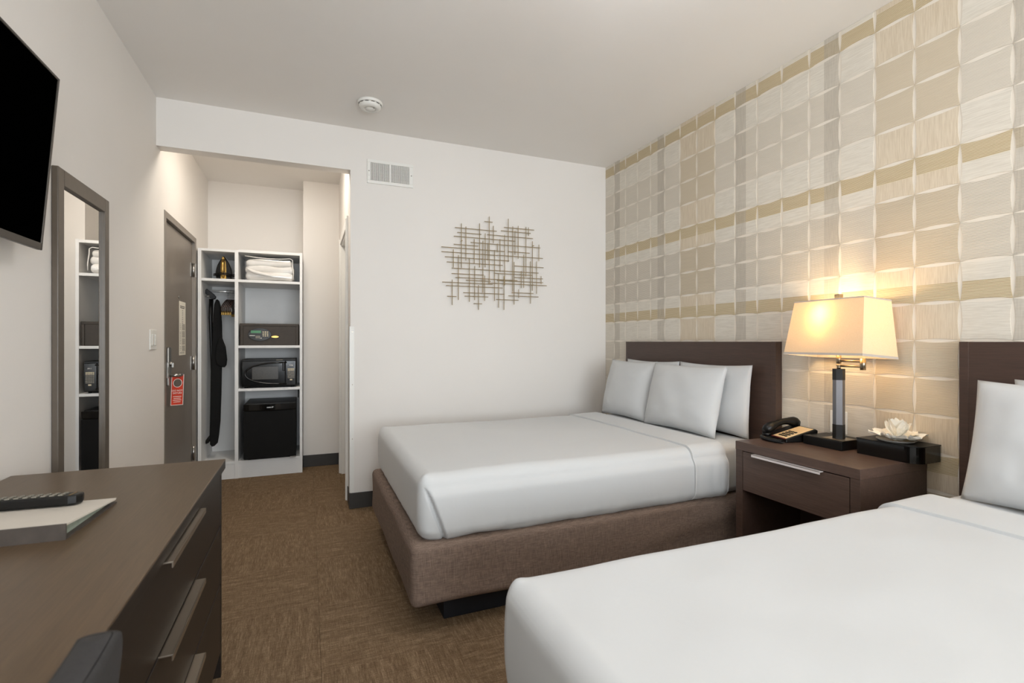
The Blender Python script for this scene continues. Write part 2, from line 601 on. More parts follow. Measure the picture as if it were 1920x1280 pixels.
structure('wall_alcove_back', MB().box(XL, XA + T, YA, YA + T, 0, ZC), 'wall_paint', 'white wall behind and above the closet unit', 'wall')
structure('wall_alcove_column', MB().box(-0.040, XA, YCOL, YA, 0, ZC), 'wall_paint', 'white boxed column right of the closet unit', 'wall')
mb = MB()
DY0, DY1, DZ = 3.985, 4.745, 2.08     # bathroom door opening
mb.box(XA, XA + T, YB + T, DY0, 0, ZC)
mb.box(XA, XA + T, DY1, YA, 0, ZC)
mb.box(XA, XA + T, DY0, DY1, DZ, ZC)
structure('wall_alcove_right', mb, 'wall_paint', 'white side wall of the alcove with the bathroom doorway', 'wall')

# unseen wall behind the camera, with a window added for even light
WX0, WX1, WZ0, WZ1 = -0.62, 2.22, 0.50, 2.46
mb = MB()
mb.box(XL, XR, YF - T, YF, 0, WZ0)
mb.box(XL, XR, YF - T, YF, WZ1, ZC)
mb.box(XL, WX0, YF - T, YF, WZ0, WZ1)
mb.box(WX1, XR, YF - T, YF, WZ0, WZ1)
structure('wall_front', mb, 'wall_paint', 'white wall with an added wide window behind the viewpoint', 'wall')
win = MB().box(WX0, WX1, YF - 0.06, YF - 0.055, WZ0, WZ1).build('added_window', 'window_glass')
tag(win, 'added wide window, unseen behind the viewpoint, for even daylight', 'window', kind='structure')
for (a, b, c, d) in ((WX0, WX1, WZ0, WZ0 + .05), (WX0, WX1, WZ1 - .05, WZ1), (WX0, WX0 + .05, WZ0, WZ1), (WX1 - .05, WX1, WZ0, WZ1), ((WX0 + WX1) / 2 - .025, (WX0 + WX1) / 2 + .025, WZ0, WZ1)):
    MB().box(a, b, YF - 0.09, YF - 0.03, c, d, 0.004).build('window_frame', 'white_gloss', win)

# wallpaper squares with hollow sides
def patch_outline(y0, y1, z0, z1, ymax, zmax):
    bow = 0.0075; n = 6; pts = []
    def side(a, b, inward):
        for k in range(n):
            t = k / n
            w = 4 * t * (1 - t) * bow
            pts.append((a[0] + (b[0] - a[0]) * t + inward[0] * w, a[1] + (b[1] - a[1]) * t + inward[1] * w))
    side((y0, z0), (y1, z0), (0, 1)); side((y1, z0), (y1, z1), (-1, 0)); side((y1, z1), (y0, z1), (0, -1)); side((y0, z1), (y0, z0), (1, 0))
    return [(min(p[0], ymax), min(p[1], zmax)) for p in pts]
PT = 0.0018
patch_cache = {}
rest = MB()
kmin = math.floor((YF - PY0) / PW); kmax = math.ceil((YB - PY0) / PW)
for k in range(kmin, kmax):
    ya = PY0 + k * PW
    for r_ in range(-8, 10):
        za = PZ0 + r_ * PH
        if za + PH < 0.12: continue
        ymax, zmax = YB - 0.001 - ya, ZC - 0.001 - za
        ycl, zcl = round(min(PW, ymax), 4), round(min(PH, zmax), 4)
        show = (r_ >= 0 and k >= -5) or (r_ >= -4 and -2 <= k <= 3) or (r_ >= -4 and k >= 12)
        ylo = max(0.0, YF + 0.001 - ya)
        out = patch_outline(0.0006, PW - 0.0006, 0.0006, PH - 0.0006, ycl, zcl)
        if show:
            key = (ycl, zcl)
            if key not in patch_cache:
                m_ = MB(); n_ = len(out)
                m_.add([(0, u, v) for u, v in out] + [(-PT, u, v) for u, v in out], [tuple(range(n_, 2 * n_))] + [(a, (a + 1) % n_, n_ + (a + 1) % n_, n_ + a) for a in range(n_)])
                me = m_.mesh('wallpaper_square'); me.materials.append(MATS['wallpaper_weave'])
                patch_cache[key] = me
            o = bpy.data.objects.new('wallpaper_square', patch_cache[key]); COL.objects.link(o)
            o.parent = wall_right; o.location = (XR, ya, za)
        elif ylo == 0.0:
            n_ = len(out)
            rest.add([(XR, ya + u, za + v) for u, v in out] + [(XR - PT, ya + u, za + v) for u, v in out], [tuple(range(n_, 2 * n_))] + [(a, (a + 1) % n_, n_ + (a + 1) % n_, n_ + a) for a in range(n_)])
o = rest.build('wallpaper_squares_hidden', 'wallpaper_weave', wall_right)
o.name = 'wallpaper_remainder'
tag(o, kind='stuff')

# baseboards
BH = 0.112
structure('baseboard_back', MB().box(XA - 0.008, XR, YB - 0.008, YB, 0, BH, 0.002), 'baseboard_rubber', 'dark rubber baseboard along the back wall by the bed', 'baseboard')
structure('baseboard_column', MB().box(-0.040, XA - 0.008, YCOL - 0.008, YCOL, 0, BH, 0.002), 'baseboard_rubber', 'dark rubber baseboard on the column beside the closet', 'baseboard')
mb = MB(); mb.box(XA - 0.008, XA, YB, DY0 - 0.075, 0, BH, 0.002); mb.box(XA - 0.008, XA, DY1 + 0.075, YCOL, 0, BH, 0.002)
structure('baseboard_alcove', mb, 'baseboard_rubber', 'dark rubber baseboard either side of the bathroom doorway', 'baseboard')
structure('baseboard_left', MB().box(XL, XL + 0.008, YF, 3.885, 0, BH, 0.002), 'baseboard_rubber', 'dark rubber baseboard along the left wall behind the desk', 'baseboard')

# bathroom doorway: white casing, jambs and closed leaf
d2 = MB().box(XA + 0.075, XA + 0.11, DY0 + 0.02, DY1 - 0.02, 0.01, DZ - 0.02, 0.003).build('door_2', 'white_gloss')
tag(d2, 'white bathroom door in the alcove side wall seen edge-on', 'door', kind='structure')
for (ya, yb, za, zb) in ((DY0 - 0.07, DY0, 0, DZ + 0.07), (DY1, DY1 + 0.07, 0, DZ + 0.07), (DY0, DY1, DZ, DZ + 0.07)):
    m_ = MB(); m_.box(XA - 0.012, XA, ya, yb, za, zb, 0.003)
    if yb - ya < 0.1: m_.box(XA - 0.02, XA, ya + 0.012, ya + 0.035, za, zb - 0.02, 0.003)
    m_.build('door_casing', 'white_gloss', d2)
for (ya, yb, za, zb) in ((DY0, DY0 + 0.02, 0, DZ), (DY1 - 0.02, DY1, 0, DZ), (DY0 + .02, DY1 - .02, DZ - 0.02, DZ)):
    MB().box(XA, XA + T, ya, yb, za, zb).build('door_jamb', 'white_gloss', d2)

# entry door on the left wall
d1 = thing('door_1', 'dark grey-brown metal entry door with steel lock on the left wall', 'door', (XL, 4.40, 0))
tag(d1, kind='structure')
FW = 0.045
for (ya, yb, za, zb) in ((EY0, EY0 + FW, 0, EZ), (EY1 - FW, EY1, 0, EZ), (EY0 + FW, EY1 - FW, EZ - FW, EZ)):
    MB().box(XL - 0.08, XL + 0.004, ya, yb, za, zb, 0.002).build('door_frame', 'door_metal', d1, True)
XD = XL - 0.020       # face of the leaf
leaf = MB().box(XD - 0.045, XD, EY0 + FW + 0.004, EY1 - FW - 0.004, 0.01, EZ - FW - 0.004, 0.001).build('door_leaf', 'door_metal', d1, True)
for z in (1.80, 1.02, 0.26):
    h = MB().box(XD, XD + 0.003, EY1 - FW - 0.05, EY1 - FW - 0.006, z - 0.057, z + 0.057)
    h.cyl((XD + 0.012, EY1 - FW + 0.0, z - 0.057), (XD + 0.012, EY1 - FW + 0.0, z + 0.057), 0.008, 12)
    h.box(XL + 0.004, XL + 0.0065, EY1 - FW + 0.004, EY1 - 0.006, z - 0.057, z + 0.057)
    h.build('hinge', 'steel', d1, True)
lk = MB().box(XD, XD + 0.024, 4.01, 4.085, 0.895, 1.160, 0.006).build('lock_case', 'steel', d1, True)
tag(lk, 'tall steel lock case')
m_ = MB(); m_.box(XD + 0.002, XD + 0.028, 3.963, 3.985, 0.95, 1.06, 0.003)
m_.build('latch_guard', 'steel', d1, True)
m_ = MB(); m_.cyl((XD + 0.022, 4.048, 0.965), (XD + 0.075, 4.048, 0.965), 0.011, 16)
m_.tube([(XD + 0.072, 4.042, 0.965), (XD + 0.078, 4.056, 0.965), (XD + 0.078, 4.15, 0.965), (XD + 0.074, 4.165, 0.963)], 0.010, 12)
m_.build('lever_handle', 'steel', d1, True)
m_ = MB(); m_.cyl((XD + 0.022, 4.048, 1.045), (XD + 0.036, 4.048, 1.045), 0.014, 16); m_.box(XD + 0.034, XD + 0.048, 4.03, 4.042, 1.02, 1.055, 0.003)
m_.build('thumb_turn', 'steel', d1, True)
m_ = MB(); m_.cyl((XD - 0.001, 4.40, 1.535), (XD + 0.004, 4.40, 1.535), 0.010, 16)
m_.build('peephole', 'steel', d1, True)

# notice sheet on the door
nt = thing('door_notice', 'tall cream printed notice sheet taped to the entry door', 'notice', (XD + 0.0005, 4.52, 1.10))
MB().box(XD + 0.0005, XD + 0.0013, 4.415, 4.625, 1.095, 1.508).build('sheet', 'paper', nt, True)
mbk = MB(); mbd = MB(); xs = XD + 0.0017
for k in range(2): mbd.box(xs - .0003, xs, 4.445, 4.595 - k * 0.01, 1.468 - k * 0.012, 1.474 - k * 0.012)
for k in range(8): mbd.box(xs - .0003, xs, 4.505, 4.540, 1.440 - k * 0.014, 1.4435 - k * 0.014)
for k in range(34):
    z = 1.335 - k * 0.0062
    if k % 9 == 8: continue
    mbk.box(xs - .0003, xs, 4.505, 4.605, z - 0.0034, z)
    if k % 2 == 0: mbk.box(xs - .0003, xs, 4.435, 4.435 + 0.03 + 0.02 * random.random(), z - 0.0034, z)
for k in range(2): mbk.box(xs - .0003, xs, 4.435, 4.575, 1.108 + k * 0.008, 1.111 + k * 0.008)
mbk.build('fine_print', 'ink_grey', nt, True); mbd.build('heading_print', 'ink_dark', nt, True)

# red door hanger on the lever
hg = thing('door_hanger', 'red do-not-disturb card hanging from the door lever', 'door hanger', (XD + 0.058, 4.088, 0.755), R(-48))
def ring_card(w, h, hole_r, hole_z):
    n = 32
    m_ = MB()
    def outer(a):
        c, s_ = math.cos(a), math.sin(a)
        k = min((w / 2) / abs(c) if abs(c) > 1e-6 else 9, ((h - hole_z) if s_ > 0 else hole_z) / abs(s_) if abs(s_) > 1e-6 else 9)
        return c * k, s_ * k
    angs = sorted([k * 2 * math.pi / n for k in range(n)] + [math.atan2(sy, sx) % (2 * math.pi) for sx, sy in ((w / 2, h - hole_z), (-w / 2, h - hole_z), (-w / 2, -hole_z), (w / 2, -hole_z))])
    A = [(hole_r * math.cos(a), hole_r * math.sin(a)) for a in angs]; B = [outer(a) for a in angs]
    N = len(angs); vs = []
    for x in (0.0, 0.0012):
        vs += [(x, u, v) for u, v in A] + [(x, u, v) for u, v in B]
    fs = []
    for k in range(N):
        k2 = (k + 1) % N
        fs += [(k, k2, N + k2, N + k), (2 * N + k, 3 * N + k, 3 * N + k2, 2 * N + k2), (N + k, N + k2, 3 * N + k2, 3 * N + k), (k, 2 * N + k, 2 * N + k2, k2)]
    m_.add(vs, fs)
    return m_
HZ = 0.155
tiltM = Matrix.Translation((0, 0, HZ)) @ Matrix.Rotation(R(-2), 4, 'X')
ring_card(0.084, 0.215, 0.027, HZ).xform(tiltM).build('card', 'red_card', hg)
# white border and white ring round the hole
m_ = MB()
for (ya, yb, za, zb) in ((-.0415, .0415, -.1545, -.1515), (-.0415, .0415, .0565, .0595), (-.0415, -.0385, -.1545, .0595), (.0385, .0415, -.1545, .0595)):
    m_.box(0.0012, 0.0016, ya, yb, za, zb)
m_.xform(tiltM).build('card_border', 'white_print', hg)
m_ = MB(); n = 32
m_.add([(0.0015, rr * math.cos(k * 2 * math.pi / n), rr * math.sin(k * 2 * math.pi / n)) for rr in (0.0272, 0.0305) for k in range(n)], [(k, (k + 1) % n, n + (k + 1) % n, n + k) for k in range(n)])
m_.xform(tiltM).build('hole_ring', 'white_print', hg)
FaceX = Matrix(((0, 0, 1, 0), (1, 0, 0, 0), (0, 1, 0, 0), (0, 0, 0, 1)))   # text lying in YZ, read from +X
for body, size, dz in (('DO NOT', 0.0175, -0.054), ('DISTURB', 0.0155, -0.071)):
    text_part('lettering', body, size, 'white_print', hg, tiltM @ Matrix.Translation((0.0017, 0, dz)) @ FaceX)
m_ = MB()
for k in range(4): m_.box(0.0012, 0.0016, -0.028 + 0.004 * (k % 2), 0.028 - 0.004 * (k % 2), -0.096 - k * 0.0125, -0.0925 - k * 0.0125)
m_.xform(tiltM).build('small_print', 'white_print', hg)

# ------------------------------------------------------------------ small wall and ceiling fittings
sw = thing('light_switch', 'white double rocker light switch plate between mirror and door', 'light switch', (XL, 3.64, 1.15))
MB().box(XL, XL + 0.007, 3.572, 3.706, 1.150, 1.272, 0.003).build('cover_plate', 'white_plastic', sw, True)
for ya in (3.592, 3.648): MB().box(XL + 0.007, XL + 0.012, ya, ya + 0.036, 1.175, 1.245, 0.003).build('rocker', 'white_plastic', sw, True)

ol = thing('wall_outlet', 'cream outlet plate on the papered wall behind the lamp column', 'outlet', (XR, 1.643, 0.745))
MB().box(XR - 0.008, XR - 0.0018, 1.601, 1.686, 0.745, 0.856, 0.003).build('cover_plate', 'white_plastic', ol, True)
for z in (0.778, 0.823): MB().box(XR - 0.010, XR - 0.008, 1.628, 1.660, z - 0.016, z + 0.016, 0.002).build('socket', 'white_plastic', ol, True)

sd = thing('smoke_detector', 'round white smoke detector on the ceiling near the header', 'smoke detector', (0.37, 3.28, ZC))
MB().lathe((0, 0, 0), [(0.076, 0), (0.078, -0.004), (0.078, -0.014), (0.074, -0.018)], 40).build('base_ring', 'white_plastic', sd)
MB().lathe((0, 0, 0), [(0.066, -0.016), (0.070, -0.024), (0.069, -0.030), (0.060, -0.040), (0.036, -0.045), (0.034, -0.041), (0.030, -0.041), (0.028, -0.046), (0.001, -0.047)], 40).build('sensor_cap', 'white_plastic', sd)
for k in range(12):
    a = R(30 * k + 8)
    m_ = MB(); m_.box(-0.010, 0.010, -0.002, 0.002, -0.0225, -0.0185); m_.xform(Matrix.Rotation(a, 4, 'Z') @ Matrix.Translation((0, -0.0693, 0)))
    m_.build('vent_slot', 'vent_dark', sd)
MB().cyl((0.02, -0.03, -0.0445), (0.02, -0.03, -0.0475), 0.003, 10).build('indicator', 'button_grey', sd)

vg = thing('vent_grille', 'white rectangular air vent grille with vertical slats high on back wall', 'vent', (0.565, YB, 2.44))
vx0, vx1, vz0, vz1 = 0.398, 0.731, 2.352, 2.526
ix0, ix1, iz0, iz1 = 0.424, 0.705, 2.374, 2.504
for (a, b, c, d) in ((vx0, vx1, vz0, iz0), (vx0, vx1, iz1, vz1), (vx0, ix0, iz0, iz1), (ix1, vx1, iz0, iz1)):
    MB().box(a, b, YB - 0.010, YB, c, d, 0.002).build('frame', 'white_plastic', vg, True)
MB().box(ix0, ix1, YB - 0.002, YB, iz0, iz1).build('backing', 'vent_dark', vg, True)
MB().box((ix0 + ix1) / 2 - 0.005, (ix0 + ix1) / 2 + 0.005, YB - 0.010, YB - 0.001, iz0, iz1).build('centre_bar', 'white_plastic', vg, True)
slat_me = MB().box(-0.0021, 0.0021, -0.009, 0.0, iz0 - 2.44, iz1 - 2.44).xform(Matrix.Rotation(R(18), 4, 'Z')).mesh('slat')
for half in (0, 1):
    xa, xb = (ix0, (ix0 + ix1) / 2 - 0.005) if half == 0 else ((ix0 + ix1) / 2 + 0.005, ix1)
    for k in range(16):
        o = link('slat', slat_me, 'white_plastic', vg); o.location = (xa + (xb - xa) * (k + 0.5) / 16 - 0.565, -0.0015, 0)
for z in (2.40, 2.425, 2.45, 2.475): MB().box(ix0, ix1, YB - 0.0035, YB - 0.002, z, z + 0.004).build('cross_wire', 'button_grey', vg, True)
for x in (0.411, 0.718): MB().cyl((x, YB - 0.010, 2.44), (x, YB - 0.012, 2.44), 0.004, 10).build('screw', 'button_grey', vg, True)
MB().box(0.408, 0.414, YB - 0.016, YB - 0.009, 2.405, 2.428, 0.001).build('damper_lever', 'white_plastic', vg, True)

cg = thing('corner_guard', 'clear plastic corner guard on the alcove edge of the back wall', 'corner guard', (XA, YB, 0.12))
m_ = MB(); m_.box(XA - 0.0085, XA + 0.026, YB - 0.0025, YB - 0.0005, 0.115, 1.308); m_.box(XA - 0.0085, XA - 0.0065, YB - 0.0025, YB + 0.026, 0.115, 1.308)
m_.build('angle_strip', 'white_plastic', cg, True)
for z in (1.27, 0.89, 0.5): MB().cyl((XA + 0.013, YB - 0.0025, z), (XA + 0.013, YB - 0.0045, z), 0.003, 10).build('screw', 'nickel', cg, True)

# unseen flush lamp added behind the header to light the alcove evenly
cl = thing('added_alcove_lamp', 'added round flush lamp, unseen behind the header, lighting the entry alcove', 'ceiling lamp', (-0.20, 4.08, ZC))
MB().lathe((0, 0, 0), [(0.15, 0), (0.15, -0.025), (0.14, -0.03)], 40).build('rim', 'white_plastic', cl)
MB().lathe((0, 0, 0), [(0.138, -0.028), (0.12, -0.05), (0.07, -0.065), (0.001, -0.07)], 40).build('diffuser', 'added_alcove_glow', cl)

# made-up bowl pendant, added above the frame as fill to even the light
pd = thing('fill_pendant', 'added white bowl pendant, unseen fill light on the main room ceiling', 'pendant lamp', (0.90, 1.22, ZC))
MB().lathe((0, 0, 0), [(0.07, 0), (0.07, -0.02), (0.02, -0.03)], 32).build('ceiling_rose', 'white_plastic', pd)
MB().cyl((0, 0, -0.02), (0, 0, -0.20), 0.008, 12).build('stem', 'nickel', pd)
MB().lathe((0, 0, -0.27), [(0.03, 0.075), (0.10, 0.066), (0.16, 0.035), (0.17, 0.0), (0.15, -0.035), (0.09, -0.062), (0.02, -0.072)], 40).build('glass_bowl', 'fill_pendant_glow', pd)

# ------------------------------------------------------------------ wall sculpture of thin rods
def wpix(x, y, Y):
    c_ = math.atan2(960 - 577, FPX); C, S = math.cos(c_), math.sin(c_)
    u = (x - 960) / FPX
    k = Y / (-S * u + C)
    return (C * u + S) * k, CAM_H + (640 - y) / FPX * k
ws = thing('rod_sculpture', 'abstract wall sculpture of crossing thin bronze rods above the bed', 'wall art', (1.35, YB - 0.002, 1.6))
HR = [(310,268,765,312),(335,322,597,345),(297,365,970,418),(660,348,1160,390),(845,268,1172,298),(810,303,1135,335),(630,205,720,211),(480,433,1240,492),(297,453,565,472),(160,480,850,531),(160,531,770,575),(770,575,1268,605),(200,590,900,632),(220,645,830,682),(890,535,1125,547),(955,690,1275,707),(275,717,1220,762),(735,768,1155,793),(272,770,625,790),(315,815,990,847),(430,845,700,857),(170,863,720,890),(670,878,1310,902),(770,845,1270,874),(960,818,1268,828),(212,905,830,927),(400,980,850,997),(415,1018,672,1027),(225,1020,325,1022),(512,1100,605,1102),(930,980,1165,990),(893,1015,1220,1027),(757,1056,1003,1062)]
VR = [(378,225,710),(427,260,630),(577,225,705),(682,150,880),(727,252,440),(890,175,645),(938,257,970),(963,305,568),(997,252,610),(1082,263,805),(1110,270,362),(1153,420,960),(1223,457,637),(518,395,665),(612,415,980),(638,335,705),(668,440,625),(740,515,1070),(770,445,540),(800,397,755),(850,350,900),(290,508,705),(345,570,1060),(465,600,1080),(523,690,1062),(277,838,1115),(565,897,1168),(632,795,1070),(785,775,1145),(843,800,1168),(953,645,1110),(1030,745,930),(1058,567,928),(1133,640,1100),(1198,640,993),(1247,800,890),(1003,945,1037)]
K_ = 5.82
for (xa, ya, xb, yb) in HR:
    Yr = YB - 0.026
    a = wpix(800 + xa / K_, 380 + ya / K_, Yr); b = wpix(800 + xb / K_, 380 + yb / K_, Yr)
    z = (a[1] + b[1]) / 2
    MB().bar((a[0], Yr, z), (b[0], Yr, z), 0.0042).build('rod', 'rod_bronze', ws, True)
for (x, ya, yb) in VR:
    Yr = YB - 0.031
    a = wpix(800 + x / K_, 380 + ya / K_, Yr); b = wpix(800 + (x + 3) / K_, 380 + yb / K_, Yr)
    MB().bar(((a[0] + b[0]) / 2, Yr, a[1]), ((a[0] + b[0]) / 2, Yr, b[1]), 0.0042).build('rod', 'rod_bronze', ws, True)
for (px, py) in ((376, 420), (1153, 474), (1150, 900), (345, 818)):
    a = wpix(800 + px / K_, 380 + py / K_, YB)
    MB().cyl((a[0], YB - 0.001, a[1]), (a[0], YB - 0.028, a[1]), 0.004, 10).build('standoff', 'rod_bronze', ws, True)

# ------------------------------------------------------------------ television
tvw, tvh = 0.97, 0.563
tv = thing('television', 'flat black wall-mounted television tilted slightly down above the desk', 'television', (-0.774, 2.055 - tvw / 2, 1.775))
tilt = Matrix.Rotation(R(4.6), 4, 'Y')
m_ = MB(); m_.box(-0.012, 0.0, -tvw / 2, tvw / 2, -tvh / 2, tvh / 2, 0.003); m_.xform(tilt); m_.build('casing', 'tv_bezel', tv)
m_ = MB(); m_.box(-0.045, -0.012, -tvw / 2 + 0.12, tvw / 2 - 0.12, -tvh / 2 + 0.03, tvh / 2 - 0.16, 0.01); m_.xform(tilt); m_.build('rear_housing', 'black_plastic', tv)
m_ = MB(); m_.box(0.0, 0.0012, -tvw / 2 + 0.010, tvw / 2 - 0.010, -tvh / 2 + 0.022, tvh / 2 - 0.008); m_.xform(tilt); m_.build('screen', 'screen_black', tv)
for (a, b, c, d) in ((-tvw / 2, tvw / 2, -tvh / 2, -tvh / 2 + 0.022), (-tvw / 2, tvw / 2, tvh / 2 - 0.008, tvh / 2), (-tvw / 2, -tvw / 2 + 0.010, -tvh / 2, tvh / 2), (tvw / 2 - 0.010, tvw / 2, -tvh / 2, tvh / 2)):
    m_ = MB(); m_.box(-0.002, 0.004, a, b, c, d, 0.0012); m_.xform(tilt); m_.build('bezel', 'tv_bezel', tv)
m_ = MB(); m_.box(XL + 0.776, XL + 0.774 + 0.012, -0.12, 0.12, -0.12, 0.12, 0.002); m_.box(XL + 0.774 + 0.01, -0.03, -0.09, -0.05, -0.05, 0.05); m_.box(XL + 0.774 + 0.01, -0.03, 0.05, 0.09, -0.05, 0.05)
m_.build('wall_bracket', 'black_matte', tv)

# ------------------------------------------------------------------ tall mirror
mr = thing('wall_mirror', 'tall narrow mirror in a dark brown frame on the left wall', 'mirror', (XL, 2.60, 0.34))
my0, my1, mz0, mz1, mf = 2.345, 2.856, 0.34, 1.855, 0.050
xf0, xf1 = XL + 0.001, -0.858
for (ya, yb, za, zb) in ((my0, my0 + mf, mz0, mz1), (my1 - mf, my1, mz0, mz1)):
    MB().box(xf0, xf1, ya, yb, za, zb, 0.003).build('stile', 'mirror_frame', mr, True)
for (za, zb) in ((mz0, mz0 + mf), (mz1 - mf - 0.012, mz1)):
    MB().box(xf0, xf1, my0 + mf, my1 - mf, za, zb, 0.003).build('rail', 'mirror_frame', mr, True)
MB().box(xf0, -0.8705, my0 + mf - 0.004, my1 - mf + 0.004, mz0 + mf - 0.004, mz1 - mf + 0.004).build('mirror_glass', 'mirror_silver', mr, True)

# ------------------------------------------------------------------ desk with drawers
dk = thing('desk', 'long dark espresso desk with three drawers under the television', 'desk', (-0.58, 1.05, 0))
dz, dx, dy0, dy1 = 0.775, -0.275, 0.06, 2.05
MB().box(XL + 0.012, dx, dy0, dy1, dz - 0.006, dz, 0.0015).build('desk_top', 'wood_desk_top_sheen', dk, True)
MB().box(XL + 0.012, dx - 0.0005, dy0, dy1, dz - 0.034, dz - 0.006, 0.001).build('top_rail', 'wood_desk', dk, True)
MB().box(XL + 0.02, dx - 0.012, dy1 - 0.022, dy1 - 0.002, 0, dz - 0.035, 0.001).build('side_panel', 'wood_desk', dk, True)
MB().box(XL + 0.02, dx - 0.012, 0.835, 0.855, 0, dz - 0.035, 0.001).build('side_panel', 'wood_desk', dk, True)
MB().box(XL + 0.02, dx - 0.012, dy0 + 0.002, dy0 + 0.022, 0, dz - 0.035, 0.001).build('side_panel', 'wood_desk', dk, True)
MB().box(XL + 0.02, XL + 0.035, 0.855, dy1 - 0.022, 0.05, dz - 0.035).build('back_panel', 'wood_desk', dk, True)
MB().box(XL + 0.04, dx - 0.045, 0.86, dy1 - 0.026, 0, 0.085).build('plinth', 'wood_desk', dk, True)
for (zb, zt) in ((0.545, 0.735), (0.338, 0.539), (0.09, 0.332)):
    dr = MB().box(dx - 0.034, dx - 0.013, 0.859, dy1 - 0.025, zb, zt, 0.001).build('drawer', 'wood_desk', dk, True)
    MB().box(dx - 0.22, dx - 0.034, 0.90, dy1 - 0.07, zb + 0.02, zt - 0.03).build('drawer_box', 'wood_desk', dr, True)
    m_ = MB(); m_.box(dx - 0.014, dx + 0.013, 1.235, 1.60, zt - 0.002, zt + 0.0015, 0.0006); m_.box(dx + 0.010, dx + 0.013, 1.235, 1.60, zt - 0.012, zt + 0.0015, 0.0008)
    m_.build('edge_pull', 'brushed_bar', dr, True)

# guest folder and remote on the desk
gf = thing('guest_folder', 'cream guest information folder with dark spine lying on the desk', 'folder', (-0.622, 1.485, dz), R(-3))
gf.scale = (1, 1, 1.3)
m_ = MB()
m_.prism([(-0.130, 0.026), (-0.130, 0.023), (0.118, 0.007), (0.125, 0.010)], 'X', -0.16, 0.15)
m_.build('front_cover', 'folder_cover', gf)
MB().prism([(-0.134, 0.0), (-0.134, 0.026), (-0.129, 0.026), (-0.129, 0.0)], 'X', -0.16, 0.15).build('spine', 'folder_spine', gf)
MB().prism([(-0.13, 0.0), (-0.13, 0.0025), (0.125, 0.0025), (0.125, 0.0)], 'X', -0.16, 0.15).build('back_cover', 'folder_spine', gf)
MB().prism([(-0.126, 0.0027), (-0.126, 0.019), (0.02, 0.0115), (0.11, 0.0065), (0.115, 0.0027)], 'X', -0.155, 0.138).build('pages', 'folder_pages', gf)

rm = thing('remote_control', 'black television remote with rows of buttons lying on the folder', 'remote', (-0.640, 1.575, dz + 0.0125), R(-4))
rm.scale = (1.12, 1.12, 1.2)
rt = Matrix.Translation((0, 0, 0.0040)) @ Matrix.Rotation(R(-3.4), 4, 'X')
m_ = MB(); m_.prism([(-0.10, -0.021), (0.085, -0.023), (0.098, -0.018), (0.103, 0), (0.098, 0.018), (0.085, 0.023), (-0.10, 0.021), (-0.106, 0)], 'Z', 0.001, 0.021, 0.004); m_.xform(rt); m_.build('remote_body', 'black_plastic', rm)
for i in range(11):
    for j in range(3):
        m_ = MB(); m_.box(-0.092 + i * 0.0155, -0.083 + i * 0.0155, -0.0155 + j * 0.0115, -0.0085 + j * 0.0115, 0.0208, 0.0236, 0.001); m_.xform(rt); m_.build('button', 'button_grey', rm)
m_ = MB(); m_.box(0.083, 0.086, -0.015, 0.015, 0.0206, 0.0216); m_.xform(rt); m_.build('accent_strip', 'brass', rm)

# ------------------------------------------------------------------ desk chair (only a corner of its back shows)
ch = thing('desk_chair', 'dark grey upholstered desk chair pushed in at the desk', 'chair', (-0.410, 0.605, 0), 0)
m_ = MB(); m_.rbox(0.108, 0.150, -0.235, 0.235, 0.42, 0.872, 0.020, 0.022)
for v in m_.bm.verts:      # round the top corners and curve the back
    t = max(0.0, (v.co.z - 0.642) / 0.232)
    lim = 0.235 - 0.185 * (1 - math.sqrt(max(0.0, 1 - t * t)))
    if t > 0: v.co.y = v.co.y / 0.235 * lim
    v.co.x += 0.02 * (1 - (v.co.y / 0.235) ** 2) + 0.045 * ((v.co.z - 0.42) / 0.46) ** 2
m_.build('backrest', 'chair_fabric', ch)
MB().rbox(-0.26, 0.14, -0.225, 0.225, 0.40, 0.48, 0.03, 0.04).build('seat', 'chair_fabric', ch)
for sy in (-0.16, 0.16): MB().box(0.09, 0.115, sy - 0.02, sy + 0.02, 0.36, 0.50, 0.004).build('back_bracket', 'black_matte', ch)
for sx in (-0.22, 0.10):
    for sy in (-0.19, 0.19):
        MB().tube([(sx, sy, 0.41), (sx * 1.05, sy * 1.05, 0.0)], 0.016, 10, radii=[0.018, 0.012]).build('leg', 'black_matte', ch)

